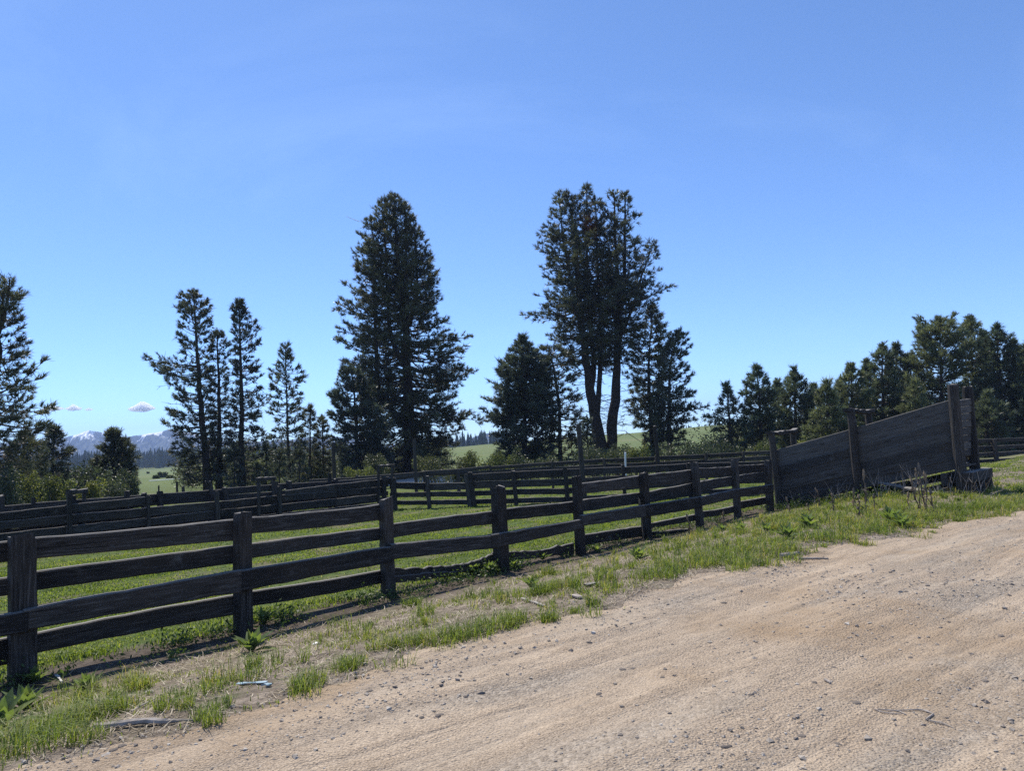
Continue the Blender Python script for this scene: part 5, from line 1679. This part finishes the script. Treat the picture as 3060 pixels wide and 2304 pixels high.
LEAFM = [leaf_mesh(RNG, 1.0, w, c) for w, c in ((.34, .2), (.38, .5), (.32, .35), (.36, .05), (.30, .7))]


def mullein(label, px, py, size, n_, seed, name="mullein_plant"):
    rng = np.random.default_rng(seed)
    p = hit_ground(px * 1.3834, py * 1.3834)
    size *= 1.02
    root = thing(name, label, "plant", p, "mullein rosettes on the verge")
    n_ = int(n_ * 1.3)
    for i in range(n_):
        f = i / (n_ - 1)
        a = i * 2.4 + rng.normal(0, .2)
        el = math.radians(22 + 62 * f ** .7 + rng.normal(0, 7))
        L = size * (1.0 - .35 * f) * rng.uniform(.8, 1.15)
        M = T(p + [0, 0, .01 + .05 * size * f]) @ Matrix.Rotation(a, 4, 'Z') @ Matrix.Rotation(-el, 4, 'Y') @ Matrix.Diagonal((L, L, L, 1))
        obj("leaf", LEAFM[rng.integers(0, 5)], root, M)


MU = [("biggest mullein rosette, upright leaves, on the bare verge by the second left post", 545, 1412, .27, 24), ("wide mullein rosette in front of the first fence post's shadow", 186, 1500, .22, 18), ("mullein rosette below the first fence post near the left edge", 55, 1540, .24, 18),
      ("pale mullein rosette cut by the left edge", 2, 1585, .30, 16), ("shaded mullein rosette at the right foot of the second left post", 570, 1352, .24, 18), ("shaded mullein rosette hiding the base of the first post", 75, 1478, .22, 14),
      ("dense dark rosette left of the fourth fence post", 1020, 1240, .26, 26), ("dark rosette touching the fourth fence post on its left", 1058, 1238, .24, 22), ("small rosette right of the fourth fence post", 1105, 1228, .2, 14), ("small pale rosette on the broken bottom board", 1172, 1212, .22, 12),
      ("leafy rosette at the tip of the lush grass patch", 1150, 1275, .22, 18), ("green-lit rosette past the fifth post on the open verge", 1378, 1212, .26, 20), ("rosette in the weeds before the seventh post", 1600, 1150, .24, 16),
      ("rosette under the chute's first post", 1655, 1150, .22, 14), ("wide rosette left of the tallest dead stalk", 1745, 1140, .30, 20), ("wide rosette at the front of the stalk patch", 1700, 1165, .28, 18),
      ("upright rosette below the middle chute post", 1925, 1132, .34, 22), ("rosette right of the upright one, under the dead stalks", 1948, 1140, .28, 16), ("low rosette near the fence behind the lush grass", 1290, 1195, .2, 14), ("rosette under the sixth fence post", 1560, 1150, .22, 14)]
for i, (lab, px, py, sz_, n_) in enumerate(MU):
    mullein(lab, px, py, sz_, n_, 900 + i)

C1 = lambda x, y: (2250 + x / 4.9, 1200 + y / 4.9)
C2 = lambda x, y: (2650 + x / 4.063, 1130 + y / 4.063)
ST = [("tallest straight dead stalk before the middle chute post", C1(1655, 1640), C1(1620, 985), 0), ("dead stalk left of the tallest, half its height", C1(1185, 1640), C1(1140, 1325), .1), ("leftmost dead stalk beneath the chute's first bay", C1(545, 1660), C1(485, 1390), .05),
      ("branched dead stalk against the lower chute planks", C1(985, 1560), C1(915, 1260), .2), ("bent dead stalk at the middle chute post's foot", C1(1600, 1640), C1(1550, 1360), -.3), ("short dead stalk right of the tallest one", C1(1780, 1600), C1(1775, 1345), .05),
      ("short dead stalk leaning on the middle chute post", C1(1480, 1560), C1(1465, 1270), 0), ("dead stalk curving left, outermost of the clump by the loose boards", C2(400, 1600), C2(280, 1185), -.15), ("dead stalk second from left in the clump by the loose boards", C2(425, 1620), C2(338, 1085), .05),
      ("hooked dead stalk, highest in the clump by the loose boards", C2(500, 1620), C2(395, 1030), -.2), ("thick dead stalk in the middle of the clump by the loose boards", C2(490, 1640), C2(452, 1115), .05), ("stubby dead stalk left of the clump by the loose boards", C2(268, 1620), C2(255, 1390), 0),
      ("short thick stalk at the right foot of the clump", C2(560, 1640), C2(520, 1340), 0), ("thin dead stalk standing in front of the sixth fence post", (1926, 1620), (1907, 1486), 0), ("thin dead stalk between the seventh and sixth posts", (2068, 1600), (2050, 1535), 0),
      ("seed stalk in the weeds left of the chute's first post", (2166, 1580), (2160, 1525), 0), ("dry bent stalk low on the verge under the chute", C1(860, 1640), C1(790, 1490), -.3), ("brown stalk with hanging leaves below the middle chute post", C1(1570, 1700), C1(1545, 1530), .1)]
for i, (lab, b_, t_, bend) in enumerate(ST):
    rng = np.random.default_rng(1200 + i)
    g = hit_ground(*b_)
    top = hit_y(*t_, g[1])
    root = thing("dead_stalk", lab, "dead plant", g, "dead mullein stalks")
    H = np.linalg.norm(top - g)
    d0 = (top - g)
    side = np.array([1, .3, 0])
    pts = [d0 * f + side * (bend * H * .3 * math.sin(f * 3.1)) + rng.normal(0, .008, 3) for f in np.linspace(-.03, 1, 9)]
    V, Fc = tube(pts, np.linspace(.013, .009, 9), 6, rng, .15)
    obj("stem", mesh_np("stem", V, Fc, M_STALK, rng.uniform(.2, .7, len(Fc))), root)
    hp = [pts[-1] * f + pts[-3] * (1 - f) for f in np.linspace(0, 1.02, 6)]
    V, Fc = tube(hp, [.012, .021, .022, .020, .017, .009], 7, rng, .25)
    obj("seed_head", mesh_np("seed_head", V, Fc, M_STALK, rng.uniform(.3, 1, len(Fc))), root)
    # hanging dead leaves
    nlf = int(rng.integers(8, 18))
    Vs = []
    for _ in range(nlf):
        f = rng.uniform(.05, .75) ** 1.3
        c = d0 * f
        a = rng.uniform(0, 6.28)
        o_ = np.array([math.cos(a), math.sin(a), 0])
        L = rng.uniform(.05, .16)
        e = c + o_ * L * .6 + [0, 0, -L * rng.uniform(.3, 1)]
        sw = np.cross(o_, [0, 0, 1]) * L * .13
        Vs += [c, (c + e) / 2 + sw + [0, 0, .02], e, (c + e) / 2 - sw + [0, 0, .02]]
    Fq = np.arange(len(Vs)).reshape(-1, 4)
    Fq = np.vstack([Fq[:, [0, 1, 2]], Fq[:, [0, 2, 3]]])
    obj("dry_leaves", mesh_np("dry_leaves", np.array(Vs), Fq, M_STALK, rng.uniform(.1, .8, len(Fq))), root, kind='stuff')

# leafy weeds along the foot of the fence and under the chute
Ps, sizes = [], []
for _ in range(420):
    s_ = RNG.uniform(-1.0, 18.5)
    t_ = RNG.normal(0.02, .13)
    x, y, z = st_to_xyz(s_, t_)
    if fract_noise(x, y, 1.6, 21) > -0.1:
        Ps.append((x, y, float(z)))
        sizes.append(RNG.uniform(.08, .22))
for _ in range(420):
    f_ = RNG.uniform(0, .72)
    p = wH.a + (wH.b - wH.a) * f_ + wH.n * RNG.uniform(-.4, .45)
    Ps.append((p[0], p[1], float(zt(p[0], p[1]))))
    sizes.append(RNG.uniform(.08, .24))
cnt = 26
Pw = np.repeat(np.array(Ps), cnt, 0)
sw = np.repeat(np.array(sizes), cnt)
N = len(Pw)
dv = RNG.normal(0, 1, (N, 3)) * [.55, .55, .5]
dv[:, 2] = np.abs(dv[:, 2])
C = Pw + dv * sw[:, None]
a = RNG.normal(0, 1, (N, 3)) + [0, 0, .5]
a /= np.linalg.norm(a, axis=1)[:, None]
b = np.cross(a, RNG.normal(0, 1, (N, 3)))
b /= np.linalg.norm(b, axis=1)[:, None]
ls = (.035 + .12 * sw * RNG.uniform(.5, 1.3, N))[:, None]
V = np.stack([C - a * ls * .5, C + b * ls * .2, C + a * ls * .5, C - b * ls * .2], 1).reshape(-1, 3)
bb = np.arange(N)[:, None] * 4
Fc = np.concatenate([bb + [[0, 1, 2]], bb + [[0, 2, 3]]], 1).reshape(-1, 3)
obj("weeds", mesh_np("weeds", V, Fc, M_WEED, np.repeat(RNG.uniform(0, 1, N), 2)), kind='stuff', label="leafy weeds crowding the foot of the fence and chute")
# grey dead twigs tangled near the raised end of the chute
tw = []
for _ in range(150):
    f_ = RNG.choice([RNG.uniform(.62, 1.12), RNG.uniform(0, 1)])
    p = wH.a + (wH.b - wH.a) * f_ + wH.n * RNG.uniform(-.1, .7)
    p[2] = float(zt(p[0], p[1]))
    e = p + RNG.normal(0, .16, 3) + [0, 0, RNG.uniform(.08, .42)]
    tw.append(tube([p, (p + e) / 2 + RNG.normal(0, .03, 3), e], [.005, .004, .002], 3, cap=False))
    tw.append(tube([(p + e) / 2, e + RNG.normal(0, .12, 3)], [.004, .002], 3, cap=False))
V, Fc = join(tw)
obj("dead_twigs", mesh_np("dead_twigs", V, Fc, M_STICK), kind='stuff', label="tangle of grey dead twigs below the chute")


# ------------------------------------------------------------------ stones, sticks, scraps
def stone_mesh(rng, r, flat=.6, mat=M_STONE):
    import bmesh
    bm = bmesh.new()
    bmesh.ops.create_icosphere(bm, subdivisions=2, radius=1)
    iv = np.array([v.co[:] for v in bm.verts])
    ifc = np.array([[v.index for v in f.verts] for f in bm.faces])
    bm.free()
    k1 = rng.normal(0, 1, (5, 3))
    dsp = 1 + .16 * sum(np.sin(iv @ k * 1.6 + i) for i, k in enumerate(k1)) / 2
    V = iv * dsp[:, None] * r * [rng.uniform(.8, 1.4), rng.uniform(.7, 1.1), flat * rng.uniform(.7, 1.1)]
    return mesh_np("stone", V, ifc, mat)


STN = [stone_mesh(RNG, 1.0) for _ in range(6)]
stone_px = [(340, 2247), (365, 2235), (395, 2100), (205, 2250), (270, 2265), (560, 2110), (1105, 2070), (1180, 2115), (1390, 2088), (1310, 2145), (1320, 2140), (1400, 2040), (1175, 2000), (1155, 2010), (1640, 1920), (1760, 1925), (1860, 2005), (1890, 2002),
            (2010, 1930), (2205, 1955), (2300, 1960), (2400, 1810), (2235, 1810), (2162, 1805), (2130, 1826), (2320, 1866), (2710, 1925), (2720, 1970), (2775, 2070), (2490, 1998), (2435, 2045), (2100, 2278), (2180, 2236), (2165, 2240), (2322, 2215), (2502, 2228),
            (2950, 1720), (2620, 1745), (1260, 2150), (1980, 2030), (2560, 2105), (2890, 2060), (2990, 1905), (2080, 2090), (1050, 2230), (1790, 2080), (2396, 2205), (2945, 2040)]
for i, (px, py) in enumerate(stone_px):
    p = hit_ground(px, py)
    r = RNG.uniform(.010, .018) * (1 + .06 * p[1])
    o = obj("stone", STN[i % 6], None, T(p + [0, 0, r * .25]) @ Matrix.Rotation(RNG.uniform(0, 6.28), 4, 'Z') @ Matrix.Diagonal((r, r, r, 1)))
    o['label'], o['category'], o['group'] = "small dark stone lying loose on the sandy road", "stone", "loose stones on the road"
for i, (lab, px, py, r, mt) in enumerate([("pale rounded stone at the left road edge beside two dark ones", 312, 2262, .02, M_STICK), ("white crumpled lump on the bare verge right of the biggest rosette", 945, 1926, .036, M_WHITE),
                                          ("reddish pale stone on the verge left of the fallen stick", 445, 2072, .03, M_STICK)]):
    p = hit_ground(px, py)
    obj("stone", stone_mesh(RNG, r, .55, mt), None, T(p + [0, 0, r * .2]), label=lab, category="stone")


def lying(name, label, cat, pts, rads, mat, sides=7, z=.012):
    P3 = np.array([hit_ground(*p) for p in pts])
    o_ = P3[0].copy()
    P3[:, 2] += np.array(rads) * .8 + z
    # resample
    f = np.linspace(0, 1, len(pts) * 3)
    fk = np.linspace(0, 1, len(pts))
    C = np.stack([np.interp(f, fk, P3[:, i]) for i in range(3)], -1) - o_
    V, Fc = tube(C, np.interp(f, fk, rads), sides, RNG, .10)
    return obj(name, mesh_np(name, V, Fc, mat), None, T(o_), label=label, category=cat)


KB = lambda x, y: (x / 2.212, 1750 + y / 2.212)
lying("stick", "long bleached forked stick at the left edge of the road", "stick", [KB(635, 965), KB(760, 955), KB(880, 935), KB(970, 925), KB(1080, 930), KB(1160, 920), KB(1280, 908)], [.020, .022, .02, .019, .017, .012, .005], M_STICK)
lying("stick", "thin dry twig on the verge above the long bleached stick", "stick", [KB(870, 850), KB(940, 810), KB(1030, 760)], [.006, .007, .004], M_STICK)
KR = lambda x, y: (2000 + x / 2.0717, 1500 + y / 2.0717)
lying("dry_stalk", "looped dry weed stalk lying on the road at lower right", "stick", [KR(1270, 1300), KR(1330, 1322), KR(1470, 1335), KR(1420, 1312), KR(1290, 1300)], [.003] * 5, M_STICK)
lying("dry_stalk", "curved dry stalk lying right of the looped one on the road", "stick", [KR(1400, 1310), KR(1560, 1303), KR(1640, 1330), KR(1590, 1368), KR(1700, 1392), KR(1760, 1415)], [.003, .004, .004, .005, .004, .002], M_STICK)
lying("stick", "short thick stick at the verge edge near the gravelly patch", "stick", [KR(690, 350), KR(740, 345), KR(805, 325)], [.028, .03, .015], M_STICK)
lying("stick", "thin straight twig beside the short thick stick", "stick", [KR(805, 362), KR(900, 360), KR(985, 360)], [.012, .012, .008], M_STICK)
lying("stick", "small pale splinter on the road left of the looped stalk", "stick", [KR(965, 1120), KR(1000, 1138)], [.009, .007], M_STICK)


def scrap(name, label, cat, px0, px1, wid, th, mat, jit=.1):
    a, b = hit_ground(*px0), hit_ground(*px1)
    ax = unit(b - a)
    ay = unit(np.cross([0, 0, 1], ax))
    L = np.linalg.norm(b - a)
    me = board_mesh(L, wid, wid * .7, th, RNG, mat, jit=jit, seg=6)
    # lay the board flat: height axis goes sideways
    obj(name, me, None, frame((a + b) / 2 + [0, 0, th * .5 + .01], ax, np.cross(ay, ax) * -1 if np.cross(ay, ax)[2] < 0 else np.cross(ay, ax), ay), label=label, category=cat)


scrap("wood_scrap", "long white splintered wood scrap on the verge grass edge", "wood scrap", (1560, 1792), (1628, 1816), .045, .012, M_PALE, .2)
scrap("wood_scrap", "short tan wood block on the dirt right of the long white scrap", "wood scrap", (1716, 1785), (1733, 1792), .08, .02, M_STICK)
scrap("wood_scrap", "flat grey bark piece by the lush grass tip", "wood scrap", (1748, 1755), (1782, 1748), .08, .02, M_BOARD, .2)
scrap("plastic_strip", "pale blue torn plastic strip lying on the verge at lower left", "plastic scrap", (712, 2049), (800, 2045), .035, .006, M_BLUE, .3)
scrap("plastic_strip", "small blue plastic bit at the end of the torn strip", "plastic scrap", (790, 2052), (812, 2056), .04, .012, M_BLUE, .3)
scrap("feather", "white feather-like scrap in the fence shadow at left", "scrap", (168, 2022), (184, 2042), .03, .008, M_CRUMB, .3)

# pale bare gravel patch on the ground beyond the back fence
nx, ny = 60, 24
X, Y = np.meshgrid(np.linspace(-1, 1, nx), np.linspace(-1, 1, ny))
ga, gb = hit_y(1135, 1436, 45), hit_y(1415, 1436, 45)
PX = (ga[0] + gb[0]) / 2 + X * (gb[0] - ga[0]) / 2 * (1 + .05 * np.sin(Y * 5)) + Y * 0.8
PY = 46 + Y * 6.5 * (1 + .08 * np.sin(X * 7 + 1) + .05 * np.sin(X * 15))
PV = np.stack([PX, PY, zt(PX, PY) + .05 + .03 * np.sin(X * 9) * np.sin(Y * 6) - .10 * np.maximum(np.abs(X), np.abs(Y)) ** 8], -1).reshape(-1, 3)
ii, jj = np.meshgrid(np.arange(ny - 1), np.arange(nx - 1), indexing='ij')
q = np.stack([ii * nx + jj, ii * nx + jj + 1, (ii + 1) * nx + jj + 1, (ii + 1) * nx + jj], -1).reshape(-1, 4)
M_PILE = simple_noise_mat("patch_gravel", (0.32, 0.29, 0.26), (0.62, 0.58, 0.53), 5.0, .95, .8, .05)
obj("gravel_patch", mesh_np("gravel_patch", PV, q, M_PILE, smooth=True), kind='structure', label="pale bare gravel ground beyond the back fence")

# ------------------------------------------------------------------ haze
HZ = 3300
bpy_me = mesh_np("haze", np.array([(sx * HZ, sy * HZ, z) for z in (-24, 160) for sx, sy in ((-1, -1), (1, -1), (1, 1), (-1, 1))]),
                 np.array([(0, 3, 2, 1), (4, 5, 6, 7), (0, 1, 5, 4), (1, 2, 6, 5), (2, 3, 7, 6), (3, 0, 4, 7)]))
m, n_, l_ = new_mat("haze_air")
pv_ = n_.new("ShaderNodeVolumePrincipled")
pv_.inputs['Color'].default_value = (0.50, 0.64, 1.0, 1)
pv_.inputs['Density'].default_value = 0.00027
pv_.inputs['Anisotropy'].default_value = 0.0
om = n_.new("ShaderNodeOutputMaterial")
l_.new(pv_.outputs[0], om.inputs['Volume'])
bpy_me.materials.append(m)
obj("haze", bpy_me, kind='stuff')
print("TRIS", sum(sum(len(p.vertices) - 2 for p in me.polygons) if len(me.polygons) < 200 else len(me.polygons) for me in bpy.data.meshes), STATS)
